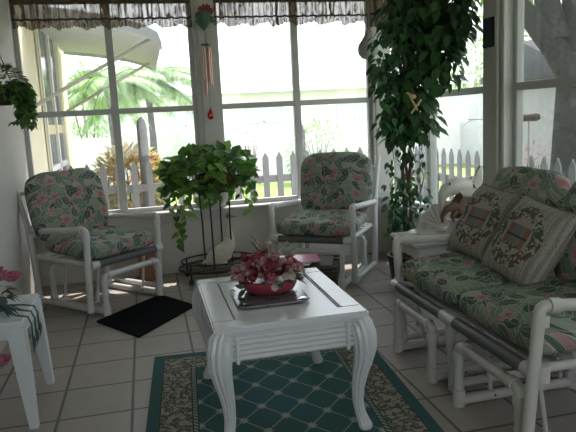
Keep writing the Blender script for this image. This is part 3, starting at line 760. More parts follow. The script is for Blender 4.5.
# ------------------------------------------------------------------ wind chime, gourds, picture
wc = thing('wind_chime', 'copper tube wind chime with red rose top and red glass drop on the post', 'wind chime', (.535, YB-.10, 1.28))
b = MB()
for k in range(14):
    a = k*2.4; b.leaf((.01+.02*math.cos(a), -.01+.01*math.sin(k), .69+.012*math.sin(a)), (math.cos(a), -.6, math.sin(a)), (0, -1, 0), .042, .04, 2, .3)
b.sphere((.01, -.005, .69), (.022, .018, .022)); b.v = [(x, y, z+.12) for x, y, z in b.v]; b.build('red_rose', M['redflower'], wc)
b = MB(); b.sphere((-.05, 0, .665), (.018, .015, .018)); b.v = [(x, y, z+.12) for x, y, z in b.v]; b.build('brown_bud', M['brownwood'], wc)
b = MB(); b.tube([(0, 0, .68), (0, 0, .60), (-.005, 0, .545)], [.055, .058, .012], 14)
for k in range(7): a = -1.5+k*.5; b.leaf((0, -.02, .63), (math.sin(a), -.2, .3-abs(a)*.5), (0, -1, 0), .08, .05, 0, .2)
b.v = [(x, y, z+.12) for x, y, z in b.v]; b.build('green_leaf_top', M['greenen'], wc)
b = MB(); b.tube([(0, 0, .67), (0, 0, .56)], .002, 5); b.tube([(0, 0, .56), (0, 0, .06)], .0013, 5); b.lathe([(.0, 0), (.04, 0), (.04, .008), (0, .008)], (0, 0, .552)); b.build('hanger', M['iron'], wc)
for k in range(6):
    a = k*PI/3; L = (.30, .26, .36, .24, .33, .28)[k]; b = MB(); b.tube([(.032*math.cos(a), .032*math.sin(a), .53), (.032*math.cos(a), .032*math.sin(a), .53-L)], .0055, 10); b.tube([(.032*math.cos(a), .032*math.sin(a), .555), (.032*math.cos(a), .032*math.sin(a), .53)], .001, 4); b.build('chime_tube', M['copper'], wc)
b = MB(); b.lathe([(0, -.03), (.018, -.022), (.028, 0), (.022, .022), (.010, .045), (.003, .065), (0, .07)], (0, 0, 0), 16, 1, .5); b.build('red_drop', M['redglass'], wc)
def gourd(label, x, y, z, mat, s=1.0):
    g = thing('hanging_gourd', label, 'ornament', (x, y, z))
    b = MB(); b.lathe([(0, -.115), (.05, -.105), (.08, -.07), (.088, -.03), (.078, .01), (.052, .045), (.028, .08), (.014, .12), (0, .135)][0:9], (0, 0, 0), 20, s, s*.7); b.build('body', mat, g)
    b = MB(); b.tube([(0, 0, .13), (.005, 0, .20), (.01, .02, .36)], .002, 5); b.build('cord', M['cord'], g)
    b = MB(); b.sphere((.02, -.058*s, -.03), (.02, .008, .02), 10, 6); b.build('hole', M['iron'], g)
gourd('grey drop-shaped hanging ornament at the corner post, left of the ficus crown', 1.86, YB-.16, 1.79, M['gourd'])
gourd('pale hanging ornament in the far right corner behind the ficus crown', 1.95, 4.45, 1.86, M['gourdw'], .8)
pf = thing('small_picture', 'small dark framed picture hung high on the post between the right windows', 'picture', (XR-.045-.008, 3.44, 1.68), 0)
b = MB(); b.box((0, 0, 0), (.014, .125, .17), .003); b.build('frame', M['picframe'], pf)
b = MB(); b.box((-.0075, 0, 0), (.003, .105, .15)); b.build('print', M['ink'], pf)

# ------------------------------------------------------------------ ficus
fx, fy = 1.74, 3.98
fi = thing('ficus_tree', 'tall artificial ficus tree with twisted stems and dense dark crown in the right corner', 'plant', (fx, fy, 0))
b = MB(); b.lathe([(0, 0), (.10, 0), (.125, .10), (.14, .22), (.148, .23), (.146, .25), (.13, .25), (.125, .22), (0, .21)]); b.build('pot', M['potdark'], fi)
rnd = random.Random(21)
for k in range(3):
    pts = [(.022*math.cos(k*2.1+z*5), .022*math.sin(k*2.1+z*5), .2+z) for z in [i*.06 for i in range(30)]]
    pts = [(p[0]*(1+.6*(p[2]/2)), p[1]*(1+.6*(p[2]/2)), p[2]) for p in pts]
    MB().tube(pts, [.014-.0003*i for i in range(30)], 7).build('stem', M['stem'], fi)
fo = MB(); tw = MB()
def cluster(c, n, spread, L0, L1, kind=0, down=.6, mb=None):
    for k in range(n):
        d = rdir(rnd, -1); p = Vector(c)+Vector((d.x, d.y, d.z))*spread*rnd.uniform(.3, 1)
        if fx+p.x > 2.01: p.x = 2.01-fx
        dd = Vector((d.x*.7, d.y*.7, -down+rnd.uniform(-.3, .4))); L = rnd.uniform(L0, L1)
        (mb or fo).leaf(p, dd, Vector((d.x, d.y-.6, .6)), L, L*.62, 0, .15)
def crown_w(z):   # (left, right) reach of the crown at a height
    pts = [(1.05, .12, .10), (1.15, .16, .14), (1.3, .16, .22), (1.45, .20, .28), (1.6, .21, .33), (1.75, .14, .40), (1.9, .09, .44), (2.05, .04, .42), (2.2, .06, .32), (2.3, .05, .22)]
    for i in range(len(pts)-1):
        if pts[i][0] <= z <= pts[i+1][0]:
            t = (z-pts[i][0])/(pts[i+1][0]-pts[i][0]); return (pts[i][1]+(pts[i+1][1]-pts[i][1])*t, pts[i][2]+(pts[i+1][2]-pts[i][2])*t)
    return (.1, .1)
AX = Vector((.975, -.22, 0))
for k in range(185):
    z = rnd.uniform(1.06, 2.26); l, r_ = crown_w(z); u = rnd.uniform(-l, r_); v = rnd.uniform(-.22, .22)*math.sqrt(max(.1, 1-(u/max(l, r_))**2))
    c = Vector((u*.8+v*.22, (-u*.8 if u > 0 else -u*.3)+v*.8, z))
    cluster(c, 9, .085, .075, .115)
    tw.tube([(0, 0, z-.25 if z > 1.3 else z-.05), (c.x*.5, c.y*.5, z-.05), tuple(c)], .003, 5)
for s, z0 in ((-1, .75), (1, .82)):
    pass
for k in range(34):
    z = rnd.uniform(.42, 1.1); a = rnd.uniform(0, 6.28); r_ = .04+.05*(1 if z < .62 else .4); cluster((r_*math.cos(a), r_*math.sin(a), z), 4 if z > .62 else 7, .05, .045, .075)
for sx, z0, z1 in ((-.13, 1.05, .55), (.10, 1.1, .70)):
    pts = [(sx*.8, -.05, z0)]; z = z0
    while z > z1: z -= .06; pts.append((sx+rnd.uniform(-.02, .02), -.05+rnd.uniform(-.02, .02), z))
    tw.tube(pts, .003, 5)
fo.build('crown_leaves', M['ficus'], fi); tw.build('twigs', M['stem'], fi)
fo = MB()
for k in range(34):
    z = rnd.uniform(.40, .95); cluster((rnd.choice((-.13, -.03, .09))+rnd.uniform(-.03, .03), -.08, z), 3, .05, .05, .07, mb=fo)
for k in range(26): cluster((-.10+rnd.uniform(-.14, .10), -.16, rnd.uniform(1.12, 1.45)), 3, .05, .05, .08, mb=fo)
for k in range(16): cluster((-.16+rnd.uniform(-.1, .08), -.16, rnd.uniform(1.55, 1.8)), 3, .05, .05, .08, mb=fo)
fo.build('ivy_leaves', M['ivy'], fi)
b = MB(); b.box((-.05, -.20, 1.30), (.012, .008, .13), .003, R4(0, -.5, 0)); b.box((-.03, -.205, 1.27), (.012, .008, .11), .003, R4(0, .7, 0)); b.sphere((-.05, -.205, 1.33), (.02, .01, .014)); b.box((-.07, -.20, 1.345), (.05, .008, .012), .003, R4(0, .4, 0)); b.v = [(x-.06, y-.17, z) for x, y, z in b.v]; b.build('tan_bow', M['tan'], fi)

# ------------------------------------------------------------------ end table with sculpture
et = thing('end_table', 'white painted end table at the far arm of the loveseat', 'table', (1.73, 3.40, 0))
b = MB(); b.box((0, 0, .485), (.58, .36, .026), .008); b.box((0, 0, .462), (.52, .30, .02), .004); b.build('tabletop', M['pvcold'], et)
b = MB()
for y in (-.145, .145): b.box((0, y, .425), (.50, .02, .055), .003)
for x in (-.245, .245): b.box((x, 0, .425), (.02, .28, .055), .003)
b.build('apron', M['pvcold'], et)
for sx in (-1, 1):
    for sy in (-1, 1): MB().tube([(sx*.24, sy*.14, .45), (sx*.245, sy*.145, .2), (sx*.25, sy*.15, 0)], [.025, .02, .016], 10).build('leg', M['pvcold'], et)
et_top = .498
sh = thing('shell_planter', 'white ribbed shell-shaped dish standing on the end table behind the far pillow', 'dish', (1.775, 3.50, et_top)); sh.scale = (1.15, 1, 1.25)
vs = []; fs = []; n = 24; R_ = 8
for side in (0, 1):
    for i in range(R_+1):
        for k in range(n+1):
            a = PI*k/n; r = (.02+.13*i/R_)*(1+.04*math.sin(k*PI*.5+PI/4)); y = -.05*(i/R_)**2+(.008 if side else 0)+.004*math.cos(k*PI)
            vs.append((-math.cos(a)*r*1.1, y+.03, math.sin(a)*r*.9+.012))
o2 = (R_+1)*(n+1)
for i in range(R_):
    for k in range(n):
        q = (i*(n+1)+k, i*(n+1)+k+1, (i+1)*(n+1)+k+1, (i+1)*(n+1)+k); fs.append(q[::-1]); fs.append(tuple(x+o2 for x in q))
for k in range(n): fs.append((R_*(n+1)+k, R_*(n+1)+k+1, o2+R_*(n+1)+k+1, o2+R_*(n+1)+k))
MB().add(vs, fs, True).build('shell', M['whitecer'], sh)
b = MB(); b.lathe([(0, 0), (.05, 0), (.045, .02), (0, .03)], (0, .03, 0), 16, 1.3, .8); b.build('foot', M['whitecer'], sh)
cd = thing('cut_glass_dish', 'small sparkling cut glass dish on the end table beside the loveseat arm', 'dish', (1.585, 3.40, et_top))
b = MB(); n = 40
b.lathe([(0, 0), (.035, 0), (.05, .012), (.085, .026), (.082, .030), (.045, .018), (0, .012)], (0, 0, 0), n)
b.v = [(x*(1+.05*math.cos(10*math.atan2(y, x))), y*(1+.05*math.cos(10*math.atan2(y, x))), z) for x, y, z in b.v]; b.build('bowl', M['crystal'], cd)
sp = thing('bird_sculpture', 'white bird sculpture with a raised wing on a brown driftwood base, on the end table', 'sculpture', (1.775, 3.31, et_top))
b = MB(); b.lathe([(0, 0), (.075, 0), (.07, .02), (.055, .05), (.05, .075), (.065, .09), (.06, .10), (0, .10)], (0, 0, 0), 20); b.build('pedestal', M['whitecer'], sp)
b = MB(); b.tube([(.01, 0, .085), (.02, 0, .12), (-.005, 0, .16), (.025, 0, .21), (.055, 0, .25)], [.062, .05, .052, .036, .02], 12, True, lambda u: 1+.12*math.sin(2*PI*5*u))
b.tube([(0, -.02, .15), (-.05, -.03, .165), (-.09, -.03, .150), (-.112, -.03, .118), (-.108, -.03, .085)], [.030, .024, .018, .012, .006], 10); b.tube([(-.03, -.03, .14), (-.06, -.04, .115), (-.055, -.045, .09)], [.018, .012, .006], 8); b.tube([(.03, -.02, .15), (.075, -.02, .185), (.085, -.02, .235), (.07, -.02, .27)], [.028, .018, .012, .007], 8); b.build('driftwood', M['brownwood'], sp)
b = MB(); b.tube([(.085, 0, .235), (.05, 0, .262), (.0, 0, .268), (-.04, 0, .262), (-.075, 0, .245), (-.096, 0, .215), (-.104, 0, .18), (-.098, 0, .160)], [.014, .036, .045, .044, .037, .024, .013, .004], 16)
for k in range(9): b.leaf((-.03+.014*k, -.030, .275-.004*k), (.8, -.25, -.5), (0, -1, .2), .05, .024, 3, .3)
for k in range(7): b.leaf((-.01+.014*k, -.036, .250-.002*k), (.6, -.2, -.7), (0, -1, .2), .045, .022, 3, .3)
for k in range(4): b.leaf((-.045+.01*k, 0, .296), (-.1+.3*k, 0, 1), (0, -1, 0), .030, .016, 0, .3)
b.build('body', M['whitecer'], sp)
b = MB(); vs = []; fs = []
outl = [(.01, .265), (.035, .300), (.07, .300), (.085, .318), (.105, .318), (.118, .345), (.138, .372), (.150, .335), (.146, .30), (.150, .275), (.135, .255), (.128, .235), (.10, .225), (.04, .225)]
for y in (-.012, .012): vs += [(x, y+x*.2, z-.01) for x, z in outl]
k = len(outl); fs = [tuple(range(k)), tuple(range(2*k-1, k-1, -1))]+[(i, i+k, (i+1) % k+k, (i+1) % k) for i in range(k)]
b.add(vs, fs)
for q_ in range(7): b.leaf((.03+.012*q_, -.014+.01*q_*.3, .235+.004*q_), (.75-.05*q_, 0, .5+.08*q_), (0, -1, 0), .07, .018, 0, .05)
b.build('raised_wing', M['whitecer'], sp)
b = MB(); b.sphere((-.075, -.045, .285), (.006, .004, .006), 8, 6); b.build('eye', M['iron'], sp); sp.scale = (1.12, 1.12, 1.12)

# ------------------------------------------------------------------ resin side table lower left, with flowers
rt = thing('resin_side_table', 'white plastic side table with splayed legs at the lower left edge', 'table', (-.725, 2.89, 0))
b = MB(); b.box((0, 0, .455), (.34, .46, .022), .008); b.build('tabletop', M['resin'], rt)
b = MB()
for y in (-.215, .215): b.box((0, y, .42), (.31, .016, .055), .004)
for x in (-.155, .155): b.box((x, 0, .42), (.016, .42, .055), .004)
b.build('skirt', M['resin'], rt)
for sx in (-1, 1):
    for sy in (-1, 1):
        b = MB(); A_ = Vector((sx*.135, sy*.19, .44)); B_ = Vector((sx*.168, sy*.232, 0)); vs = []
        for c_, hx, hy in ((A_, .034, .040), (A_.lerp(B_, .5), .027, .031), (B_, .017, .020)):
            for ax, ay in ((-1, -1), (1, -1), (1, 1), (-1, 1)): vs.append((c_.x+ax*hx, c_.y+ay*hy, c_.z))
        b.add(vs, [(3, 2, 1, 0), (8, 9, 10, 11)]+[(l_*4+q_, l_*4+(q_+1) % 4, l_*4+4+(q_+1) % 4, l_*4+4+q_) for l_ in (0, 1) for q_ in range(4)]); b.build('leg', M['resin'], rt)
def rose(mb, c, r, seed):
    q = random.Random(seed)
    for ring, (k, t) in enumerate(((4, .08), (6, .25), (7, .5), (9, .85))):
        for i in range(k):
            a = 2*PI*i/k+ring*.6; d = Vector((math.cos(a)*t, math.sin(a)*t, 1.1-t*.75)); mb.leaf(Vector(c)+Vector((math.cos(a), math.sin(a), 0))*r*.15*ring, d, Vector((-d.x, -d.y, 1)), r*(1.25-.02*ring), r*(.9+.2*ring), 3, -.15)
ra = thing('rose_arrangement', 'pink silk roses with dark ribbon on the plastic side table', 'flowers', (-.715, 2.87, .468))
b = MB(); b.lathe([(0, 0), (.05, 0), (.065, .03), (.06, .05), (0, .045)]); b.build('dish', M['ribbon'], ra)
b = MB()
for i, (x, y, z) in enumerate(((.045, .02, .13), (.0, .07, .145), (-.05, -.03, .14), (.02, -.04, .16), (-.06, .05, .14), (.08, .07, .11))): rose(b, (x, y, z), .036, i)
b.build('rose_heads', M['rose'], ra)
b = MB()
for k in range(28): d = rdir(rnd, -.1); b.leaf((d.x*.06, d.y*.06, .06+.03*(k % 2)), d+Vector((0, 0, -.1)), (0, 0, 1), rnd.uniform(.05, .09), .03, 0, .4)
b.build('leaves', M['dustleaf'], ra)
b = MB()
for k, (x, y) in enumerate(((.10, -.06), (.11, -.12), (.13, .0), (.07, -.13), (.12, -.17))): b.leaf((.05, -.05, .035), (x, y, -.02), (0, 0, 1), .10, .022, 0, .25)
for y, L in ((-.10, .10), (-.02, .08), (-.18, .11)):
    b.tube([(.05, -.05, .035), (.13, y, .02), (.178, y-.01, .012), (.190, y-.015, -.02), (.190, y-.02, -.02-L)], .004, 5)
    b.leaf((.195, y-.02, -.02-L*.4), (0, -.1, -1), (1, 0, 0), .09, .04, 0, .1)
b.build('ribbon', M['ribbon'], ra)
fb2 = thing('pink_flower_basket', 'pink silk flowers in a dark handled basket on the floor at the left edge', 'flowers', (-.765, 2.43, 0))
b = MB(); b.lathe([(0, 0), (.08, 0), (.095, .14), (.105, .33), (.095, .33), (.09, .29), (0, .28)]); b.build('basket', M['basket'], fb2)
b = MB(); b.tube([(.0, .11*math.cos(PI*k/16), .30+.28*math.sin(PI*k/16)) for k in range(17)], .006, 8); b.build('handle', M['basket'], fb2)
b = MB()
for i in range(9): a = i*2.4; rr = .03*math.sqrt(i); rose(b, (rr*math.cos(a)+.065, rr*math.sin(a), .405-.006*i), .038, i)
b.build('flower_heads', M['rose'], fb2)

# ------------------------------------------------------------------ hanging plant on left wall
hp = thing('hanging_plant', 'trailing green plant in a dark pot hung on the left wall', 'plant', (-.82, 4.10, 1.47))
b = MB(); b.lathe([(0, -.07), (.05, -.07), (.07, 0), (.078, .05), (.07, .05), (0, .03)], (0, 0, 0), 20); b.build('pot', M['potdark'], hp)
b = MB()
for a in (0, 2.1, 4.2): b.tube([(.07*math.cos(a), .07*math.sin(a), .05), (0, 0, .30), (-.08, 0, .42)], .003, 5)
b.box((-.02, -.02, .24), (.035, .02, .16), .006); b.build('hanger', M['violet'], hp)
fo = MB(); vi = MB(); rnd = random.Random(5)
for k in range(260):
    d = rdir(rnd, -.3); p = Vector((max(-.06, d.x*.13), d.y*.14, .06+d.z*.09)); fo.leaf(p, d+Vector((.2, 0, -.4)), (0, 0, 1), rnd.uniform(.035, .06), .032, 0, .2)
for k in range(30):
    a = rnd.uniform(-1.3, 1.5); x = .13*math.cos(a)+.02; y = .14*math.sin(a); L = rnd.uniform(.06, .26 if x > .06 else .12)
    pts = [Vector((x*.4, y*.4, .06)), Vector((x, y, .06))]; z = .03
    while z > .05-L: pts.append(Vector((x+rnd.uniform(-.02, .03), y+rnd.uniform(-.01, .01), z))); z -= .025
    vi.tube(pts, .002, 4)
    for q in pts[1:]:
        for j in range(3): fo.leaf(q, (rnd.uniform(-1, 1), rnd.uniform(-1, 1), -.5), (0, 0, 1), rnd.uniform(.035, .055), .03, 0, .2)
fo.build('foliage', M['fern'], hp); vi.build('vines', M['gstem'], hp)

# ------------------------------------------------------------------ outdoors
GZ = -.12
m2 = MB(); m2.box((5, 20, GZ-.05), (90, 70, .1))
gr = struct(m2.build('trim_7', M['grass'])); gr.name = 'ground'
m = MB(); m.box((1.2, 6.25, GZ+.01), (5.2, 2.0, .02)); tag(m.build('patio_paving', M['pave']), 'pale paving strip between the porch and the picket fence', 'paving', kind='structure')
def picket(mb, x, y, z0, z1, along, w=.075):
    h = w/2; pr = [(-h, z0), (h, z0), (h, z1-.07), (0, z1), (-h, z1-.07)]; vs = []
    for t in (-.009, .009):
        for u, z in pr: vs.append((x+u, y+t, z) if along == 'x' else (x+t, y+u, z))
    fs = [(4, 3, 2, 1, 0), (5, 6, 7, 8, 9)]+[(i, (i+1) % 5, (i+1) % 5+5, i+5) for i in range(5)]
    mb.add(vs, fs)
def fence(a, b, c, along, label, post_at):
    root = thing('picket_fence', label, 'fence', (c if along == 'y' else (a+b)/2, c if along == 'x' else (a+b)/2, GZ), 0)
    lx, ly = root.location.x, root.location.y
    for z in (.49, .08):
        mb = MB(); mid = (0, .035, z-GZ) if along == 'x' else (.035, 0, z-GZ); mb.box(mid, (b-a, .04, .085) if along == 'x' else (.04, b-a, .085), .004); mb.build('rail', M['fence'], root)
    x = a+.08
    while x < b:
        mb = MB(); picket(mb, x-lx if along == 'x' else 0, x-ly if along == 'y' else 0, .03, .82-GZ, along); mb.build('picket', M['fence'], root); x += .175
    for p in post_at:
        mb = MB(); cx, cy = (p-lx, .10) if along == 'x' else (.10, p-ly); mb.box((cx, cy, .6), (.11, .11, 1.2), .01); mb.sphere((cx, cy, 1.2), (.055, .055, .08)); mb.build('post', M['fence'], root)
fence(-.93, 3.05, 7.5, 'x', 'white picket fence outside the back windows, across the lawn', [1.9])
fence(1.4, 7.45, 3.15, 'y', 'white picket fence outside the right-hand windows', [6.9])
m = MB(); m.tube([(0, 0, 0), (0, 0, 1.32), (0, 0, 1.40), (0, 0, 1.44)], [.062, .062, .045, .01], 14); tag(m.build('garden_post', M['fencepost'], None), 'round-topped grey garden post behind the fence, right of the croton', 'post').location = (-.02, 7.68, GZ)

nh = thing('neighbour_house', 'cream stucco house wing with a tall window, outside the left back window', 'house', (-1.0, 7.4, GZ))
b = MB(); b.box((-.6, 0, 1.4), (1.2, 3.9, 2.8)); b.box((.02, -1.3, 1.4), (.06, 1.0, 2.8)); b.build('wall', M['house'], nh)
b = MB(); b.box((.02, -.1, 1.15+.2), (.04, 1.55, .10)); b.box((.03, .72, 1.3), (.08, .16, 2.6)); b.box((.03, 0, 2.48), (.10, 1.6, .16)); b.box((.02, -.80, 1.3), (.06, .14, 2.6)); b.build('trim', M['housetrim'], nh)
f = MB(); f.box((.02, -.02, 1.35), (.03, 1.34, 2.1)); w = f.build('window', M['winglass'], nh)
f = MB(); f.box((.045, .05, 1.35), (.04, .07, 2.1)); f.box((.045, 0, .95), (.04, 1.3, .06)); f.box((.045, -.68, 1.35), (.04, .05, 2.1)); f.box((.045, .64, 1.35), (.04, .05, 2.1)); f.build('window_frame', M['white'], w)
aw = thing('metal_awning', 'pale ribbed metal awning with struts jutting from the cream house wing', 'awning', (-1.0, 7.5, 2.3))
b = MB(); N = 60; vs = []; fs = []; Y0, Y1 = -1.5, 1.6; pr = [(0.03, .02), (.45, -.03), (.85, -.10), (1.08, -.17), (1.20, -.24), (1.23, -.33)]
for i in range(N+1):
    y = Y0+(Y1-Y0)*i/N; rb = .012*(1 if (i % 4) < 2 else -1)
    for x, z in pr: vs.append((x, y, z+rb))
    for x, z in pr: vs.append((x-.015, y, z-.045+rb))
k = len(pr)
for i in range(N):
    a = i*2*k; c = (i+1)*2*k
    for j in range(k-1): fs.append((a+j, a+j+1, c+j+1, c+j)); fs.append((a+k+j, c+k+j, c+k+j+1, a+k+j+1))
for a in (0, N*2*k):
    for j in range(k-1): fs.append((a+j, a+k+j, a+k+j+1, a+j+1))
b.add(vs, fs, False)
for yy in (Y0, Y1):
    for j in range(k-1):
        (x0, z0), (x1, z1) = pr[j], pr[j+1]; q = len(pr)
        vs_ = [(x0, yy-.012, z0), (x1, yy-.012, z1), (x1, yy-.012, z1-.10), (x0, yy-.012, z0-.10), (x0, yy+.012, z0), (x1, yy+.012, z1), (x1, yy+.012, z1-.10), (x0, yy+.012, z0-.10)]
        b.add(vs_, [(0, 3, 2, 1), (4, 5, 6, 7), (0, 1, 5, 4), (3, 7, 6, 2)])
b.build('canopy', M['awning'], aw)
for y in (Y0+.1, Y1-.5): MB().tube([(.05, y, -.85), (1.15, y, -.27)], .018, 8).build('strut', M['strut'], aw)

def palm(label, x, y, h, nf, L, seed, mat='palm', tr=.07, grp=None):
    r = thing('palm_tree', label, 'tree', (x, y, GZ), 0, grp); q = random.Random(seed)
    MB().tube([(0, 0, 0), (.03, 0, h*.5), (0, 0, h)], [tr*1.3, tr, tr*.9], 10).build('trunk', M['bark'], r)
    fo = MB()
    for k in range(nf):
        a = 2*PI*k/nf+q.uniform(-.2, .2); el = q.uniform(.1, 1.2); pts = []
        for i in range(13):
            t = i/12; pts.append(Vector((math.cos(a)*L*t*math.cos(el*(1-t*.6)), math.sin(a)*L*t*math.cos(el*(1-t*.6)), h+L*(math.sin(el)*t-.75*t*t))))
        fo.tube(pts, .008, 4)
        for i in range(2, 13):
            d = (pts[i]-pts[i-1]).normalized(); sd = d.cross(Vector((0, 0, 1))).normalized()
            for s in (-1, 1):
                for off in (0, .33, .66):
                    p = pts[i-1].lerp(pts[i], off); fo.leaf(p, d*.6+sd*s-Vector((0, 0, .25)), (0, 0, 1), L*.33*(1-.6*abs(i/12-.4)), .035, 0, .3)
    fo.build('fronds', M[mat], r); return r
palm('tall palm behind the fence beside the cream house wing', -.50, 10.7, 2.0, 20, 1.0, 1)
palm('broad palm behind the grey garden post', .15, 13.2, 2.1, 26, 1.35, 2)
def bush(name, label, cat, x, y, rx, ry, h, n, L, mat, seed, z0=.0, blooms=None, grp=None):
    r = thing(name, label, cat, (x, y, GZ), 0, grp); q = random.Random(seed); fo = MB(); st = MB()
    for k in range(n):
        d = rdir(q, -.8); rr = q.uniform(.35, 1)**.5; p = Vector((d.x*rx*rr, d.y*ry*rr, z0+(h-z0)/2+d.z*(h-z0)/2*rr)); fo.leaf(p, d+rdir(q, -1)*.6, (0, 0, 1), L*q.uniform(.6, 1.1), L*.42, 0, .2)
    for k in range(7): a = k*.9; st.tube([(0.02*math.cos(a), .02*math.sin(a), 0), (rx*.35*math.cos(a), ry*.35*math.sin(a), h*.7)], [.015, .006], 5)
    fo.build('foliage', M[mat], r); st.build('stems', M['stem'], r); return r
bush('croton_shrub', 'yellow and orange croton shrub behind the fence, left of the garden post', 'shrub', -.22, 8.35, .50, .42, 1.08, 1500, .15, 'croton', 4)
bush('garden_shrub', 'small green shrub behind the fence, right of the garden post', 'shrub', 1.15, 8.6, .28, .3, .55, 300, .12, 'bush', 6)
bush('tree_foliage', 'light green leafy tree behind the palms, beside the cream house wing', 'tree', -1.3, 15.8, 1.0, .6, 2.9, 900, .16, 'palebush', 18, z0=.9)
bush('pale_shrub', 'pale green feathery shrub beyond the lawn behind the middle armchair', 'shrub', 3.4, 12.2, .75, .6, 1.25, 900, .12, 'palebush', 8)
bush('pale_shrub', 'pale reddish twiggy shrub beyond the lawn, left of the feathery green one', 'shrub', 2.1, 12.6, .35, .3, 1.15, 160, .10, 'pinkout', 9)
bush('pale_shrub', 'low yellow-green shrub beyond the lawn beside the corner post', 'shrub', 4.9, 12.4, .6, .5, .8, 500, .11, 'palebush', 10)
bush('garden_shrub', 'pink flowering shrub just beyond the right-hand picket fence', 'shrub', 4.3, 6.4, .35, .4, .95, 260, .08, 'pinkout', 12)

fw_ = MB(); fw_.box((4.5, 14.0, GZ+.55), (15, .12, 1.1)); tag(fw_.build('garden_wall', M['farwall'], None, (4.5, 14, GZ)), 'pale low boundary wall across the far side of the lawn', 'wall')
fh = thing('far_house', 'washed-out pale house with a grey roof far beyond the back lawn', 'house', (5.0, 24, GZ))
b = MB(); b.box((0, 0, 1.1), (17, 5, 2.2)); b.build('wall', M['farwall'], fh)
b = MB(); vs = [(-9, -3, 2.2), (9, -3, 2.2), (9, 3, 2.2), (-9, 3, 2.2), (-7.6, 0, 3.2), (7.6, 0, 3.2)]; b.add(vs, [(0, 1, 5, 4), (1, 2, 5), (2, 3, 4, 5), (3, 0, 4), (3, 2, 1, 0)]); b.build('roof', plain('pale_roof', (.62, .64, .68), .8, .2), fh)
for x in (-6.2, -3.6, -.9, 2.4, 5.6):
    b = MB(); b.box((x, -2.52, 1.2), (1.3, .06, 1.2)); wq = b.build('window', M['farroof'], fh)
    b = MB(); b.box((x, -2.56, 1.2), (1.3, .04, .06)); b.box((x, -2.56, 1.2), (.06, .04, 1.2)); b.box((x, -2.56, 1.75), (1.4, .04, .08)); b.box((x, -2.56, .62), (1.4, .04, .08)); b.build('window_frame', M['white'], wq)
# right side neighbours
sh2 = thing('garden_shed', 'pale shed with a dark sloping roof outside the near right window', 'shed', (5.55, 7.0, GZ))
b = MB(); b.box((0, 0, .85), (1.5, 1.6, 1.7)); b.box((-.77, -.2, .8), (.04, .6, 1.5)); b.build('wall', M['peach'], sh2)
b = MB(); b.add([(-.95, -.95, 1.66), (.95, -.95, 1.66), (.95, .95, 1.66), (-.95, .95, 1.66), (-.95, -.95, 1.74), (.95, -.95, 1.74), (.6, .6, 2.2), (-.6, .6, 2.2), (.95, .95, 1.74), (-.95, .95, 1.74)], [(3, 2, 1, 0), (0, 1, 5, 4), (4, 5, 6, 7), (1, 2, 8, 5), (5, 8, 6), (2, 3, 9, 8), (8, 9, 7, 6), (3, 0, 4, 9), (9, 4, 7)]); b.build('roof', M['shedroof'], sh2)
gw = MB(); gw.box((7.6, 11.0, GZ+.85), (.15, 14, 1.7)); tag(gw.build('garden_wall', M['peach'], None, (7.6, 9, GZ)), 'tall pale wall outside, beyond the right-hand fence and shed', 'wall')
ok = thing('oak_tree', 'large grey-barked tree with a leaning limb outside the near right window', 'tree', (4.28, 5.45, GZ))
b = MB(); b.tube([(0, 0, 0), (.0, 0, .8), (.03, .0, 1.7), (.06, 0, 2.6), (.1, .1, 4.2)], [.36, .29, .27, .25, .18], 16); b.build('trunk', M['bark'], ok)
for p in ([(-.05, .0, 1.55), (-.30, .05, 1.9), (-.62, .12, 2.3), (-.95, .2, 2.9)], [(0, -.1, 2.2), (.5, -.7, 3.0), (.8, -1.2, 3.8)], [(-.3, .05, 1.95), (-.32, .15, 2.35), (-.25, .4, 3.1)]):
    MB().tube(p, [.16, .12, .09, .06][:len(p)], 10).build('limb', M['bark'], ok)
fo = MB(); q = random.Random(31)
for k in range(230):
    c = Vector((q.uniform(-1.3, 1.2), q.uniform(-1.4, 2.8), q.uniform(2.5, 4.2)))
    for j in range(10): d = rdir(q, -1); fo.leaf(c+d*.2, d+Vector((0, 0, -.4)), (0, 0, 1), .11, .045, 0, .1)
fo.build('foliage', M['oak'], ok)
bush('tree_foliage', 'light green leafy tree outside at the top right, between the ficus and the right post', 'tree', 8.9, 15.8, 2.0, 1.4, 5.6, 1800, .22, 'palebush', 15, z0=1.4)
bush('tree_foliage', 'green leafy tree standing behind the dark shed roof', 'tree', 9.3, 12.2, 1.2, 1.0, 4.2, 900, .15, 'oak', 16, z0=1.0)
wh = thing('wooden_whirligig', 'brown wooden arrow-shaped whirligig on a thin rod outside the near right window', 'ornament', (2.80, 4.15, 1.15))
b = MB(); b.tube([(-.07, .06, 0), (-.05, .045, 0), (.04, -.035, 0), (.06, -.05, 0)], [.026, .030, .030, .018], 10); b.build('body', M['darkwood'], wh)
b = MB(); b.tube([(.055, -.047, 0), (.08, -.07, .004)], [.012, .006], 8); b.build('tip', M['white'], wh)
b = MB(); b.tube([(-.07, .06, 0), (-.35, .30, .0)], .004, 6); b.tube([(0, 0, -.02), (0, 0, -.25), (-.0, 0, -1.26)], .006, 6); b.build('rod', M['strut'], wh)
b = MB(); b.leaf((-.30, .26, 0), (-1, .9, .4), (0, 0, 1), .12, .03); b.leaf((-.30, .26, 0), (-1, .9, -.5), (0, 0, 1), .12, .03); b.build('tail_vane', M['strut'], wh)

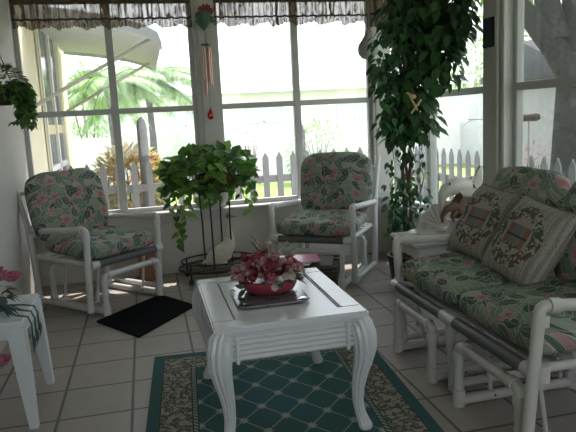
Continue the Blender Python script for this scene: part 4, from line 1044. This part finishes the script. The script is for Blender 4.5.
# ------------------------------------------------------------------ light
w = bpy.data.worlds.new('sky'); sc.world = w; w.use_nodes = True; nt = w.node_tree; nt.nodes.clear()
out = nt.nodes.new('ShaderNodeOutputWorld'); bg = nt.nodes.new('ShaderNodeBackground'); nt.links.new(bg.outputs[0], out.inputs[0])
tc = nt.nodes.new('ShaderNodeTexCoord'); sx = nt.nodes.new('ShaderNodeSeparateXYZ'); nt.links.new(tc.outputs['Generated'], sx.inputs[0])
cr_ = nt.nodes.new('ShaderNodeValToRGB'); nt.links.new(sx.outputs[2], cr_.inputs[0])
cr_.color_ramp.elements[0].position = 0; cr_.color_ramp.elements[0].color = (.96, .98, 1, 1); cr_.color_ramp.elements[1].position = .8; cr_.color_ramp.elements[1].color = (.72, .85, 1, 1)
nt.links.new(cr_.outputs[0], bg.inputs[0]); bg.inputs[1].default_value = 2.0
sl = bpy.data.lights.new('sun', 'SUN'); sl.energy = 6; sl.angle = math.radians(.6); sl.color = (1, .94, .84)
so = bpy.data.objects.new('sun', sl); COL.objects.link(so)
so.rotation_euler = Vector((-.22, -.38, -.9)).to_track_quat('-Z', 'Y').to_euler(); so.location = (1, 8, 8)

# ------------------------------------------------------------------ camera
f, pitch, yaw, roll, H = 620, .1608, -.2195, -.0507, 1.255
fw = Vector((-math.sin(yaw)*math.cos(pitch), math.cos(yaw)*math.cos(pitch), -math.sin(pitch)))
rt_ = Vector((math.cos(yaw), math.sin(yaw), 0)); up = rt_.cross(fw)
r = rt_*math.cos(roll)+up*math.sin(roll); u = -rt_*math.sin(roll)+up*math.cos(roll)
cam = bpy.data.cameras.new('camera'); cam.sensor_width = 36; cam.lens = f/576*36; cam.clip_start = .05; cam.clip_end = 200
co = bpy.data.objects.new('camera', cam); COL.objects.link(co)
mt = Matrix(((r.x, u.x, -fw.x, 0), (r.y, u.y, -fw.y, 0), (r.z, u.z, -fw.z, H), (0, 0, 0, 1))); co.matrix_world = mt
sc.camera = co
sc.view_settings.view_transform = 'Standard'; sc.view_settings.look = 'None'; sc.view_settings.gamma = 1; sc.view_settings.exposure = 0.78
sc.cycles.max_bounces = 10; sc.cycles.diffuse_bounces = 6; sc.cycles.transparent_max_bounces = 24
sc.cycles.use_denoising = True
